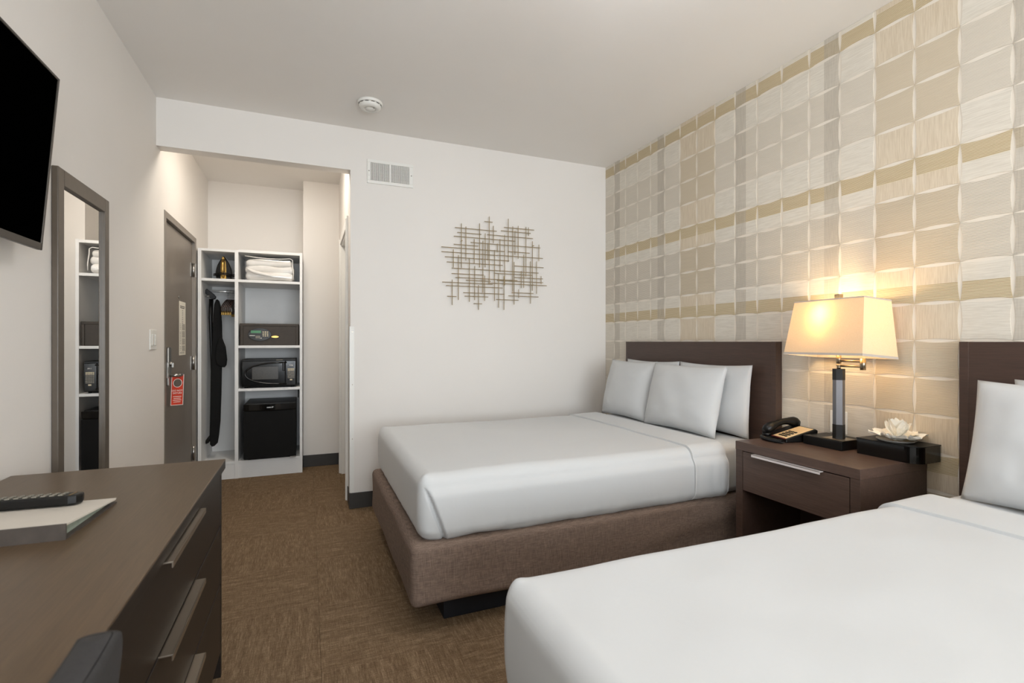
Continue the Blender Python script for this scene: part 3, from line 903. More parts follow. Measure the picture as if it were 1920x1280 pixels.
# ------------------------------------------------------------------ beds (local: foot at x=0, near edge y=0)
BW, BL = 1.315, 2.0
def bed_mesh_parts():
    P = {}
    m_ = MB().box(0.16, BL - 0.05, 0.10, BW - 0.10, 0.0, 0.125, 0.004); P['plinth'] = (m_.mesh('plinth'), 'navy_plinth')
    def sk(q):
        # fabric pulled over the box: gentle ripples, hem tucked under
        n_ = mnoise.noise(Vector((q.x * 3.0, q.y * 3.0, q.z * 6)))
        w = 0.006 * n_
        q = q.copy()
        if q.y < BW / 2: q.y += w - 0.004
        else: q.y -= w - 0.004
        if q.x < 0.2: q.x += w
        if q.z < 0.16: q.z += 0.012 * mnoise.noise(Vector((q.x * 2.2, q.y * 2.2, 3)))
        # draped folds towards the headboard
        if q.y < 0.1 and q.x > 0.9:
            q.y -= 0.012 * math.exp(-((q.z - 0.26 - 0.14 * (q.x - 1.4)) / 0.035) ** 2) * min(1, (q.x - 0.9) / 0.3)
        return q
    m_ = MB().rbox(0.0, BL, -0.004, BW + 0.004, 0.118, 0.378, 0.032, 0.035, sk); P['bed_skirt'] = (m_.mesh('bed_skirt'), 'skirt_fabric')
    # corner pleat of the skirt
    m_ = MB(); m_.tube([(0.030, 0.004, 0.345), (0.024, 0.003, 0.28), (0.030, 0.006, 0.22), (0.034, 0.012, 0.15)], 0.005, 8, radii=[0.003, 0.006, 0.005, 0.002]); P['skirt_pleat'] = (m_.mesh('skirt_pleat'), 'skirt_fabric')
    def mt(q):
        q = q.copy()
        w = 0.010 * mnoise.noise(Vector((q.x * 5, q.z * 26, q.y * 3)))
        if 0.40 < q.z < 0.62:
            if q.y < 0.15: q.y += w
            elif q.y > BW - 0.15: q.y -= w
        else:
            q.z += 0.25 * w
        return q
    m_ = MB().rbox(0.07, BL - 0.006, 0.022, BW - 0.022, 0.375, 0.640, 0.055, 0.022, mt); P['mattress'] = (m_.mesh('mattress'), 'linen')
    def wr(q, amp=1.0):     # soft swells of the cloth
        return amp * (0.006 * mnoise.noise(Vector((q.x * 2.1, q.y * 2.1, 1.3))) + 0.003 * mnoise.noise(Vector((q.x * 6, q.y * 6, 5))))
    def cv(q):
        q = q.copy()
        zt = max(0.0, (q.z - 0.50) / 0.155)
        if q.z > 0.55: q.z += wr(q) * zt
        low = max(0.0, (0.47 - q.z) / 0.10)
        rip = 0.006 * low * mnoise.noise(Vector((q.x * 22, q.y * 22, 0.7)))
        bul = 0.010 * math.sin(max(0, min(1, (q.z - 0.375) / 0.28)) * math.pi)
        if q.y < 0.12:
            q.y += -bul + rip
            # mitred corner fold near the foot: the side flap lies over the tucked foot end
            xd = 0.062 + 0.085 * max(0.0, min(1.0, (0.600 - q.z) / 0.22)) ** 0.8
            if q.z < 0.602:
                q.y += 0.012 * math.exp(-((q.x - xd + 0.005) / 0.005) ** 2) * min(1.0, (0.602 - q.z) / 0.03)
                t = max(0.0, min(1.0, (q.x - xd) / 0.008))
                q.y -= 0.017 * t * min(1.0, (0.602 - q.z) / 0.03)
                if t == 0:
                    q.y += 0.004 * math.sin((q.x * 60 + q.z * 60)) * low * 0.9
        elif q.y > BW - 0.12:
            q.y += bul - rip
        if q.z > 0.55 and q.x < 0.2:
            for yc in (0.035, BW - 0.035):
                d2_ = (q.x - 0.062) ** 2 + (q.y - yc) ** 2
                q.z += 0.011 * math.exp(-d2_ / 0.0004)
        if q.x < 0.2: q.x += -bul * 0.6 + rip
        if q.z < 0.40:
            q.z += 0.008 * mnoise.noise(Vector((q.x * 5, q.y * 5, 9)))
        return q
    m_ = MB().rbox(0.038, 1.60, 0.010, BW - 0.010, 0.372, 0.652, 0.056, 0.012, cv, [0.05 + 0.004 * k for k in range(32)]); P['coverlet'] = (m_.mesh('coverlet'), 'linen_cover')
    def fb(q):
        q = cv(q)
        q.x += 0.006 * mnoise.noise(Vector((q.y * 3, q.z * 4, 2)))
        if q.y < 0.12 and q.z < 0.58: q.y += 0.004 * mnoise.noise(Vector((q.x * 60, q.z * 3, 4)))
        return q
    m_ = MB().rbox(1.360, 1.735, 0.0, BW, 0.376, 0.662, 0.056, 0.012, lambda q: fb(fold_x(q))); P['sheet_fold'] = (m_.mesh('sheet_fold'), 'linen')
    return P
def fold_x(q):          # crisp straight ends for the turned-down band
    q = q.copy(); q.x = min(max(q.x, 1.437), 1.658)
    return q
BEDP = bed_mesh_parts()
def make_bed(label, loc):
    b = thing('bed', label, 'bed', loc, 0, 'double beds')
    objs = {}
    for nm, (me, mt_) in BEDP.items():
        par = b
        if nm == 'skirt_pleat': par = objs['bed_skirt']
        if nm == 'sheet_fold': par = objs['coverlet']
        objs[nm] = link(nm, me, mt_, par)
    return b
BX = 0.383
BY1, BY2 = 1.985, -0.220
make_bed('white made-up bed against the back wall, brown skirt showing', (BX, BY1, 0))
make_bed('white made-up bed in the foreground, nearest the viewpoint', (BX, BY2, 0))

# headboards
for (ya, yb, lab) in ((1.962, 3.352, 'dark brown headboard of the far bed beside the back wall'), (-0.26, 1.132, 'dark brown headboard of the foreground bed at the right edge')):
    h = thing('headboard', lab, 'headboard', (2.41, (ya + yb) / 2, 0.0), 0, 'headboards')
    MB().box(2.388, XR - 0.002, ya, yb, 0.0, 1.199, 0.002).build('panel', 'wood_headboard', h, True)
    for (a, b) in ((ya - 0.0005, ya + 0.03), (yb - 0.03, yb + 0.0005)):
        MB().box(2.3868, XR - 0.002, a, b, 0.0, 1.1993, 0.001).build('edge_strip', 'wood_headboard', h, True)

# ------------------------------------------------------------------ pillows
def pillow_mesh(w, h, t, seed, fan=0.0):
    nu, nv = 34, 24
    m_ = MB(); bb = m_.bm
    G = {}
    for side in (1, -1):
        for i in range(nu + 1):
            for j in range(nv + 1):
                u, v = -1 + 2 * i / nu, -1 + 2 * j / nv
                edge = (i in (0, nu)) or (j in (0, nv))
                if edge and side == -1:
                    G[(side, i, j)] = G[(1, i, j)]; continue
                # sides drawn in between the corners
                y = u * w / 2 * (1 - 0.035 * (1 - v * v) ** 1.0 * abs(u) ** 3)
                z = v * h / 2 * (1 - 0.06 * (1 - u * u) ** 1.0 * abs(v) ** 3)
                th = t / 2 * ((1 - abs(u) ** 3.0) ** 0.62) * ((1 - abs(v) ** 2.6) ** 0.62)
                th *= 1 + 0.10 * (-v)
                nz = mnoise.noise(Vector((u * 2.2 + seed, v * 2.2, side * 3 + seed))) * 0.007 + mnoise.noise(Vector((u * 7 + seed, v * 7, side))) * 0.0022
                x = -side * (th + (0 if edge else nz * (1 - max(abs(u), abs(v)) ** 6)))
                G[(side, i, j)] = bb.verts.new((x, y, z + h / 2))
    for side in (1, -1):
        for i in range(nu):
            for j in range(nv):
                q = [G[(side, i, j)], G[(side, i + 1, j)], G[(side, i + 1, j + 1)], G[(side, i, j + 1)]]
                f = bb.faces.new(q if side == 1 else q[::-1]); f.smooth = True
    return m_.mesh('pillow')
PIL = [pillow_mesh(0.62, 0.425, 0.150, 1.0), pillow_mesh(0.535, 0.43, 0.148, 5.0), pillow_mesh(0.59, 0.42, 0.118, 9.0), pillow_mesh(0.59, 0.42, 0.118, 13.0)]
def put_pillow(k, x, y, lean, yaw, label, z=0.648, roll=0.0):
    o = link('pillow', PIL[k], 'linen')
    o.location = (x, y, z); o.rotation_euler = (R(roll), R(lean), R(yaw))
    tag(o, label, 'pillow', 'white bed pillows')
put_pillow(0, 2.132, 2.468, 14, 2, 'white pillow in front on the far bed, nearer the nightstand', 0.643)
put_pillow(1, 2.138, 3.050, 14, 1, 'white pillow in front on the far bed, beside the back wall', 0.643)
put_pillow(2, 2.306, 2.365, 4, 0, 'white pillow against the far headboard, nearer the nightstand', 0.646)
put_pillow(3, 2.306, 2.960, 4, 0, 'white pillow against the far headboard, by the back wall', 0.646)
put_pillow(1, 2.138, 0.745, 14, -1, 'white front pillow of the foreground bed, nearest the nightstand', 0.643)
put_pillow(0, 2.132, 0.170, 14, 0, 'white front pillow of the foreground bed, farther from the nightstand', 0.643)
put_pillow(2, 2.306, 0.650, 4, 0, 'white rear pillow of the foreground bed, peeking out behind', 0.646)
put_pillow(3, 2.306, 0.050, 4, 0, 'white rear pillow of the foreground bed, farther from the nightstand', 0.646)

# ------------------------------------------------------------------ nightstand
ns = thing('nightstand', 'dark brown nightstand with one drawer standing between the beds', 'nightstand', (2.21, 1.567, 0))
nx0, nx1, ny0, ny1, nz = 1.995, 2.428, 1.262, 1.873, 0.70
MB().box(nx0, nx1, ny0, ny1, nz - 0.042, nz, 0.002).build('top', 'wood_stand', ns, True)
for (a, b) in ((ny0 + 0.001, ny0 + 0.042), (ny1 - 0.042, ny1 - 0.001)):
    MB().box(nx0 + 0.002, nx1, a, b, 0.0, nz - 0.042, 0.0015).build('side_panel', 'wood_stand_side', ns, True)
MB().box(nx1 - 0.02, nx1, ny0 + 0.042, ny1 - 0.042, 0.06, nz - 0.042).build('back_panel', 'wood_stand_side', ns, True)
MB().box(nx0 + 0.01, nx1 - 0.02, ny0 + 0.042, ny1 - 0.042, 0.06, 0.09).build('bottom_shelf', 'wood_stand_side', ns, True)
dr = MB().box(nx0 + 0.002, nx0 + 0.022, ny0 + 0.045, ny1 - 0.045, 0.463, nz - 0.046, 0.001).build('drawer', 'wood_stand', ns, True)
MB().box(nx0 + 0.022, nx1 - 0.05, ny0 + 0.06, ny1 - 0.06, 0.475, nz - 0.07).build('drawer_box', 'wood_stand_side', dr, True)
m_ = MB(); m_.box(nx0 - 0.020, nx0 + 0.004, 1.415, 1.760, nz - 0.0475, nz - 0.0445, 0.0006); m_.box(nx0 - 0.020, nx0 - 0.0175, 1.415, 1.760, nz - 0.0565, nz - 0.0445, 0.0006)
m_.build('edge_pull', 'pull_bright', dr, True)

# ------------------------------------------------------------------ table lamp
LX, LY = 2.305, 1.557
lp = thing('table_lamp', 'table lamp with rectangular cream shade, lit, on the nightstand', 'lamp', (LX, LY, nz))
m_ = MB(); m_.box(2.248 - LX, 2.415 - LX, 1.505 - LY, 1.695 - LY, 0.0, 0.043, 0.003); m_.build('base_block', 'black_plastic', lp)
m_ = MB(); m_.box(-0.045, 0.045, -0.052, 0.052, 0.043, 0.046, 0.001); m_.build('base_plate', 'nickel', lp)
hexo = [(0.0255 * math.cos(R(60 * k + 10)), 0.0255 * math.sin(R(60 * k + 10))) for k in range(6)]
MB().prism(hexo, 'Z', 0.046, 0.112).build('column_foot', 'black_plastic', lp)
MB().prism([(x * .97, y * .97) for x, y in hexo], 'Z', 0.112, 0.320).build('column', 'lamp_metal', lp)
MB().prism(hexo, 'Z', 0.320, 0.372).build('column_cap', 'black_plastic', lp)
m_ = MB(); m_.cyl((0, 0, 0.372), (0, 0, 0.388), 0.008, 14); m_.cyl((0, 0, 0.384), (0, 0, 0.392), 0.0105, 16); m_.cyl((0, 0, 0.396), (0, 0, 0.44), 0.0105, 16); m_.cyl((0, 0, 0.43), (0, 0, 0.69), 0.004, 8); m_.build('stem', 'nickel', lp)
arm_y = -0.112
m_ = MB(); m_.cyl((0, 0, 0.386), (-0.004, arm_y, 0.386), 0.0052, 12); m_.build('lower_arm', 'nickel', lp)
m_ = MB(); m_.cyl((0, 0, 0.410), (-0.004, arm_y, 0.410), 0.0052, 12); m_.build('upper_arm', 'nickel', lp)
m_ = MB(); m_.cyl((-0.004, arm_y, 0.372), (-0.004, arm_y, 0.4235), 0.0115, 18); m_.build('swivel_joint', 'nickel', lp)
# shade: four sloping sides, open above and below, tipped a little back
sh_b, sh_t = 0.430, 0.690
bx_, by_, tx_, ty_ = 0.112, 0.196, 0.086, 0.172
shM = Matrix.Translation((0, 0, 0.56)) @ Matrix.Rotation(R(4.5), 4, 'Y') @ Matrix.Rotation(R(-3), 4, 'Z') @ Matrix.Translation((0, 0, -0.56))
def frustum(bx, by, tx, ty, z0, z1, th):
    m_ = MB(); vs = []
    for d in (0, th):
        vs += [(sx * (bx - d), sy * (by - d), z0) for sx, sy in ((-1, -1), (1, -1), (1, 1), (-1, 1))]
        vs += [(sx * (tx - d), sy * (ty - d), z1) for sx, sy in ((-1, -1), (1, -1), (1, 1), (-1, 1))]
    fs = []
    for k in range(4):
        k2 = (k + 1) % 4
        fs += [(k, k2, 4 + k2, 4 + k), (8 + k2, 8 + k, 12 + k, 12 + k2), (k2, k, 8 + k, 8 + k2), (4 + k, 4 + k2, 12 + k2, 12 + k)]
    m_.add(vs, fs)
    return m_
shade = frustum(bx_, by_, tx_, ty_, sh_b, sh_t, 0.0015).xform(shM).build('shade', 'shade_cloth', lp)
frustum(bx_ + 0.0008, by_ + 0.0008, bx_ - 0.0004, by_ - 0.0004, sh_b - 0.001, sh_b + 0.0095, 0.0022).xform(shM).build('shade_trim', 'trim_tape', shade)
frustum(tx_ + 0.0014, ty_ + 0.0014, tx_ + 0.0008, ty_ + 0.0008, sh_t - 0.0045, sh_t + 0.001, 0.0022).xform(shM).build('shade_trim', 'trim_tape', shade)
m_ = MB(); m_.tube([(-tx_, 0, sh_t - 0.012), (tx_, 0, sh_t - 0.012)], 0.002, 6); m_.tube([(0, -ty_, sh_t - 0.012), (0, ty_, sh_t - 0.012)], 0.002, 6); m_.xform(shM); m_.build('shade_spider', 'nickel', lp)
m_ = MB(); m_.box(-0.013, 0.013, -0.013, 0.013, 0.690, 0.722, 0.002); m_.build('finial', 'nickel', lp)
MB().lathe((-0.048, 0.030, 0.545), [(0.004, -0.045), (0.013, -0.03), (0.015, 0), (0.024, 0.02), (0.026, 0.035), (0.018, 0.052), (0.001, 0.06)], 20).build('bulb', 'bulb_glow', lp)
m_ = MB(); m_.tube([(0, 0, 0.50), (-0.03, 0.02, 0.495), (-0.048, 0.030, 0.505)], 0.008, 8); m_.build('socket', 'nickel', lp)
pl = bpy.data.lights.new('lamp_bulb_light', 'POINT'); pl.energy = 3.0; pl.color = (1.0, 0.76, 0.45); pl.shadow_soft_size = 0.028
po = bpy.data.objects.new('lamp_bulb_light', pl); COL.objects.link(po); po.location = (LX - 0.048, LY + 0.030, nz + 0.628)

# ------------------------------------------------------------------ telephone
ph = thing('telephone', 'black desk telephone with cream face and coiled cord on the nightstand', 'telephone', (2.275, 1.792, nz), R(-12))
# local: x towards the wall, y along the stand (+ = away from lamp)
m_ = MB(); m_.prism([(-0.085, 0.002), (-0.085, 0.018), (0.085, 0.062), (0.095, 0.056), (0.095, 0.002)], 'Y', -0.082, 0.082, 0.004); m_.build('phone_body', 'black_plastic', ph)
slope = math.atan2(0.044, 0.17)
SM = Matrix.Translation((-0.085, 0, 0.0185)) @ Matrix.Rotation(-slope, 4, 'Y')
m_ = MB(); m_.box(0.006, 0.166, -0.074, 0.018, 0.0, 0.0025, 0.001); m_.xform(SM); fp = m_.build('face_plate', 'phone_face', ph)
m_ = MB(); m_.box(-0.002, 0.006, -0.078, 0.02, -0.002, 0.002, 0.001); m_.xform(SM); m_.build('front_lip', 'phone_red', ph)
for i in range(4):
    for j in range(3):
        m_ = MB(); m_.box(0.022 + i * 0.019, 0.033 + i * 0.019, -0.056 + j * 0.020, -0.042 + j * 0.020, 0.002, 0.0055, 0.001); m_.xform(SM); m_.build('key', 'black_plastic', ph)
# handset cradled on the left
hs = []
for k in range(13):
    t = k / 12
    hs.append((-0.105 + 0.205 * t, 0.052, 0.036 + 0.038 * t + 0.026 * math.sin(math.pi * t)))
m_ = MB(); m_.tube(hs, 0.02, 14, radii=[0.014, 0.024, 0.026, 0.022, 0.018, 0.0165, 0.016, 0.0165, 0.018, 0.022, 0.026, 0.024, 0.014]); m_.build('handset', 'black_plastic', ph)
m_ = MB(); m_.tube([(-0.09, 0.0515, 0.030), (-0.088, 0.052, 0.014)], 0.02, 14); m_.tube([(0.085, 0.052, 0.078), (0.083, 0.052, 0.058)], 0.02, 14); m_.build('handset_cups', 'black_plastic', ph)
cp = []
for k in range(300):
    t = k / 299
    a = t * 2 * math.pi * 30
    bx = -0.112 - 0.026 * math.sin(math.pi * t) - 0.004; by = 0.055 - 0.150 * t; bz = 0.012
    cp.append((bx + 0.008 * math.cos(a), by, bz + 0.008 * math.sin(a) - 0.001))
m_ = MB(); m_.tube(cp, 0.0022, 5); m_.build('coiled_cord', 'black_plastic', ph)

# ------------------------------------------------------------------ black box and tissues
bxo = thing('tissue_box', 'black lacquered box with a rounded front corner on the nightstand', 'box', (2.35, 1.34, nz))
def round_rect(x0, x1, y0, y1, r_c):
    pts = [(x0, y1), (x1, y1), (x1, y0)]
    for k in range(9):
        a = math.pi * 1.5 - k / 8 * math.pi / 2
        pts.append((x0 + r_c + r_c * math.cos(a), y0 + r_c + r_c * math.sin(a)))
    return pts
MB().prism(round_rect(2.276, 2.43, 1.216, 1.455, 0.05), 'Z', nz, nz + 0.066).build('body', 'black_gloss', bxo, True)
MB().prism(round_rect(2.2735, 2.431, 1.2135, 1.4575, 0.0525), 'Z', nz + 0.066, nz + 0.071, 0.001).build('lid', 'black_plastic', bxo, True)
MB().lathe((2.345, 1.335, nz + 0.071), [(0.062, 0.0), (0.070, 0.006), (0.072, 0.010), (0.066, 0.008), (0.03, 0.004), (0.001, 0.004)], 32).build('clear_dish', 'glass_dish', bxo, True)
ts = thing('tissue_bouquet', 'cream paper tissues fanned out like a flower on the black box', 'tissue', (2.343, 1.328, nz + 0.076))
def tissue_sheet(ang, length, width, rise, curl, tip, seed):
    m_ = MB(); nu, nv = 8, 6; G = {}
    for i in range(nu + 1):
        for j in range(nv + 1):
            t, v = i / nu, -1 + 2 * j / nv
            wd = width * (0.25 + 0.75 * min(1, t * 1.5)) * (1 - tip * max(0, t - 0.55) * 2.1)
            rad = length * (t - curl * t * t)
            z = rise * t ** 0.8 + 0.010 * mnoise.noise(Vector((t * 4 + seed, v * 3, seed))) + 0.008 * v * v * t
            y = v * wd / 2 + 0.006 * mnoise.noise(Vector((t * 3, v * 2 + seed, seed * 2)))
            G[(i, j)] = m_.bm.verts.new((rad, y, max(0.001, z)))
    for i in range(nu):
        for j in range(nv):
            f = m_.bm.faces.new((G[(i, j)], G[(i + 1, j)], G[(i + 1, j + 1)], G[(i, j + 1)])); f.smooth = False
    m_.xform(Matrix.Rotation(ang, 4, 'Z'))
    return m_
for k in range(8):
    tissue_sheet(R(45 * k + random.uniform(-10, 10)), 0.106 + 0.014 * random.random(), 0.088, 0.022 + 0.014 * random.random(), 0.05, 0.9, k * 3.1).build('tissue', 'tissue_paper', ts)
for k, (an, ri, cu, ln, wd, tp) in enumerate(((95, 0.072, 0.2, 0.060, 0.07, 0.9), (150, 0.080, 0.35, 0.05, 0.062, 0.85), (200, 0.088, 0.45, 0.045, 0.05, 0.15), (250, 0.085, 0.3, 0.055, 0.065, 0.95), (310, 0.070, 0.2, 0.060, 0.07, 0.9), (20, 0.085, 0.4, 0.05, 0.055, 0.6))):
    tissue_sheet(R(an), ln, wd, ri, cu, tp, 40 + k * 2.3).build('tissue', 'tissue_paper', ts)

# ------------------------------------------------------------------ closet unit in the alcove
CY0, CY1 = 4.92, YA - 0.004
cx = [-0.868, -0.842, -0.591, -0.563, -0.068, -0.045]
cu_ = thing('closet_unit', 'white open closet unit with shelves and hanging rail in the alcove', 'closet', (-0.456, 5.19, 0))
MB().box(cx[0], cx[1], CY0, CY1, 0, 2.0, 0.001).build('side_panel', 'melamine', cu_, True)
MB().box(cx[2], cx[3], CY0, CY1, 0, 2.0, 0.001).build('divider', 'melamine', cu_, True)
MB().box(cx[4], cx[5], CY0, CY1, 0, 2.012, 0.001).build('side_panel', 'melamine', cu_, True)
MB().box(cx[1], cx[4], CY1 - 0.012, CY1, 0.13, 1.98).build('back_panel', 'melamine', cu_, True)
MB().box(cx[1], cx[2], CY0 + .001, CY1 - .012, 1.980, 2.0).build('top_panel', 'melamine', cu_, True)
MB().box(cx[3], cx[4], CY0 + .001, CY1 - .012, 1.985, 2.008).build('top_panel', 'melamine', cu_, True)
for (a, b, zs) in ((cx[1], cx[2], ((1.722, 1.745), (0.131, 0.152))), (cx[3], cx[4], ((1.722, 1.745), (1.142, 1.165), (0.762, 0.786), (0.131, 0.152)))):
    for z0_, z1_ in zs:
        MB().box(a, b, CY0 + 0.001, CY1 - 0.012, z0_, z1_, 0.001).build('shelf', 'melamine', cu_, True)
    MB().box(a, b, CY0 + 0.006, CY0 + 0.022, 0.0, 0.131).build('plinth_board', 'melamine', cu_, True)
RY, RZ = 5.16, 1.655
m_ = MB(); m_.cyl((cx[1], RY, RZ), (cx[2], RY, RZ), 0.0115, 16); m_.build('hanging_rail', 'rail_chrome', cu_, True)
for x in (cx[1] + 0.004, cx[2] - 0.004): MB().cyl((x - 0.004, RY, RZ), (x + 0.004, RY, RZ), 0.022, 20).build('rail_socket', 'steel', cu_, True)

# clothes hangers seen end-on
def hanger(label, x, yaw, drop):
    h = thing('clothes_hanger', label, 'hanger', (x, RY, RZ), R(yaw), 'wooden hangers on the rail')
    hk = [(0, 0.017 * math.cos(R(a)), 0.017 * math.sin(R(a)) - 0.002) for a in range(-60, 181, 20)]
    hk = [(0, -p[1], p[2]) for p in hk]
    hk = hk + [(0, 0.016, -0.018), (0, 0.004, -0.034), (0, 0.0, -0.062)]
    MB().tube(hk, 0.0022, 6).build('hook', 'steel', h)
    m_ = MB(); pts = []; rad = []
    for k in range(13):
        t = -1 + 2 * k / 12
        pts.append((0, t * 0.195, -0.065 - 0.085 * abs(t) ** 1.4 - 0.01)); rad.append(0.0054 - 0.001 * abs(t))
    m_.tube(pts, 0.008, 8, radii=rad); m_.build('shoulder_bar', 'hanger_wood', h)
    m_ = MB(); m_.tube([(0, -0.19, -0.150), (0, -0.185, -0.195), (0, 0.185, -0.195), (0, 0.19, -0.150)], 0.0045, 8); m_.build('trouser_bar', 'hanger_wood', h)
    for y in (-0.165, 0.165): MB().box(-0.0045, 0.0045, y - 0.012, y + 0.012, -0.222, -0.188, 0.002).build('clip', 'brass', h)
ord_ = ('first', 'second', 'third', 'fourth', 'fifth', 'sixth')
for k in range(6):
    hanger('dark wooden hanger with brass clips, %s from the closet divider' % ord_[k], -0.616 - 0.0125 * k, -5 - 0.3 * k, 0)

# ironing board hanging from the rail
ib = thing('ironing_board', 'folded ironing board with black cover hanging in the closet', 'ironing board', (-0.78, 5.12, 0.28))
def cpix(cx_, cy_, Y=5.10): return wpix(290 + cx_ / 4.0, 540 + cy_ / 4.0, Y)
def outline(pts): return [cpix(*p) for p in pts]
m_ = MB(); m_.prism(outline([(470, 84), (483, 95), (493, 130), (503, 250), (506, 370), (503, 600), (499, 800), (492, 1000), (482, 1100), (472, 1160), (450, 1182), (430, 1188), (416, 1172), (413, 1100), (417, 900), (424, 600), (432, 400), (440, 200), (448, 120), (460, 88)]), 'Y', 5.085, 5.125, 0.008); m_.build('board', 'black_matte', ib, True)
m_ = MB(); m_.prism(outline([(503, 360), (518, 400), (534, 440), (545, 535), (540, 575), (528, 592), (508, 592), (470, 575), (455, 520), (465, 430), (485, 370)]), 'Y', 5.070, 5.105, 0.008); m_.build('cover_flap', 'black_matte', ib, True)
a = [cpix(425, 82, 5.15), cpix(420, 220, 5.15), cpix(426, 420, 5.15), cpix(432, 620, 5.15), cpix(428, 900, 5.15), cpix(424, 1110, 5.15)]
m_ = MB(); m_.tube([(p[0], 5.145, p[1]) for p in a], 0.016, 8, radii=[0.018, 0.017, 0.014, 0.012, 0.012, 0.012]); m_.build('leg_frame', 'black_plastic', ib, True)
a = [cpix(425, 1105), cpix(408, 1128), cpix(390, 1155), cpix(378, 1165)]
m_ = MB(); m_.tube([(p[0], 5.12, p[1]) for p in a], 0.015, 10, radii=[0.014, 0.016, 0.018, 0.012]); m_.build('foot', 'black_plastic', ib, True)
m_ = MB(); m_.prism(outline([(378, 14), (392, 6), (410, 20), (440, 42), (456, 62), (452, 78), (436, 84), (418, 76), (405, 60), (380, 40)]), 'Y', 5.10, 5.15, 0.004); m_.build('hook_bracket', 'black_plastic', ib, True)
a, b = cpix(376, 62), cpix(418, 60)
m_ = MB(); m_.cyl((a[0], 5.09, a[1]), (b[0], 5.09, b[1]), 0.005, 10); m_.build('hook_pin', 'steel', ib, True)

# iron standing on its heel
ir = thing('clothes_iron', 'black and gold clothes iron standing upright on the left closet shelf', 'iron', (-0.690, 5.035, 1.746))
def arch(w, h, z0_=0.0):
    pts = [(-w / 2 * 0.88, z0_)]
    for k in range(11):
        t = k / 10
        pts.append((-w / 2 * (1 - t ** 2.1) if t < 1 else 0, z0_ + h * (0.22 + 0.78 * t)))
    pts += [(-p[0], p[1]) for p in pts[-2::-1]]
    return pts
MB().prism(arch(0.132, 0.222), 'Y', 0.050, 0.062, 0.002).build('soleplate', 'steel', ir)
MB().prism(arch(0.128, 0.216), 'Y', 0.0, 0.050, 0.006).build('body', 'black_gloss', ir)
m_ = MB(); m_.prism([(-0.022, 0.0), (-0.023, 0.10), (-0.020, 0.16), (-0.010, 0.205), (0.004, 0.205), (0.018, 0.16), (0.023, 0.10), (0.022, 0.0)], 'Y', -0.018, 0.002, 0.004); m_.build('gold_panel', 'brass', ir)
m_ = MB(); m_.tube([(0, -0.012, 0.175), (0, -0.048, 0.165), (0, -0.058, 0.13), (0, -0.058, 0.06), (0, -0.035, 0.03), (0, -0.012, 0.025)], 0.013, 10); m_.build('handle', 'brass', ir)
m_ = MB(); m_.cyl((0, -0.018, 0.150), (0, -0.026, 0.150), 0.006, 12); m_.build('steam_button', 'black_plastic', ir)
for zz in (0.040, 0.052):
    cpth = [(0.080 * math.cos(R(a)), 0.02 + 0.085 * math.sin(R(a)), zz + 0.004 * math.sin(R(a * 3))) for a in range(0, 361, 15)]
    MB().tube(cpth, 0.005, 6, caps=False).build('wrapped_cord', 'black_plastic', ir)

# blanket in a clear zip bag
bk = thing('bagged_blanket', 'folded white blanket in a clear zip bag on the top shelf', 'blanket', (-0.318, 5.10, 1.745))
def lay(z0_, z1_, w, sd, yo):
    def f(q):
        q = q.copy()
        n_ = mnoise.noise(Vector((q.x * 6 + sd, q.y * 6, q.z * 10)))
        q.x += 0.016 * n_; q.z += 0.015 * mnoise.noise(Vector((q.x * 7, q.y * 5, sd)))
        q.y += 0.008 * n_ + yo
        return q
    return MB().rbox(-w / 2, w / 2, -0.15, 0.16, z0_, z1_, (z1_ - z0_) * 0.48, 0.016, f)
for k, (a, b, w) in enumerate(((0.010, 0.086, 0.405), (0.070, 0.142, 0.400), (0.126, 0.192, 0.375))):
    lay(a, b, w, k * 4.0, 0.006 * (k % 2)).build('blanket_fold', 'blanket', bk)
m_ = MB(); pts = []
for k in range(15):
    t = k / 14
    pts.append((-0.16 + 0.05 * t + 0.27 * t * t - 0.02, -0.158 - 0.01 * math.sin(t * 3), 0.108 - 0.075 * t - 0.02 * t * (1 - t)))
m_.tube(pts, 0.012, 8, radii=[0.004 + 0.012 * math.sin(math.pi * k / 14) for k in range(15)]); m_.build('blanket_edge', 'blanket', bk)
def bagf(q):
    q = q.copy()
    t = q.z / 0.205
    s_ = 1 - 0.10 * t ** 2
    q.x = q.x * s_ + 0.006 * mnoise.noise(Vector((q.x * 9, q.y * 9, q.z * 9)))
    q.y = q.y * (1 - 0.06 * t) + 0.005 * mnoise.noise(Vector((q.x * 8, q.z * 12, 2)))
    q.z += 0.010 * mnoise.noise(Vector((q.x * 5, q.y * 5, 6))) * t
    return q
MB().rbox(-0.222, 0.222, -0.178, 0.178, 0.001, 0.212, 0.04, 0.022, bagf).build('plastic_bag', 'clear_plastic', bk)
zp = [(-0.195, -0.165, 0.212), (-0.10, -0.171, 0.201), (0.0, -0.172, 0.196), (0.09, -0.171, 0.199), (0.17, -0.165, 0.208), (0.19, -0.160, 0.196), (0.190, -0.166, 0.15), (0.197, -0.172, 0.08), (0.197, -0.172, 0.02)]
MB().tube(zp, 0.004, 6).build('zip_piping', 'white_plastic', bk)

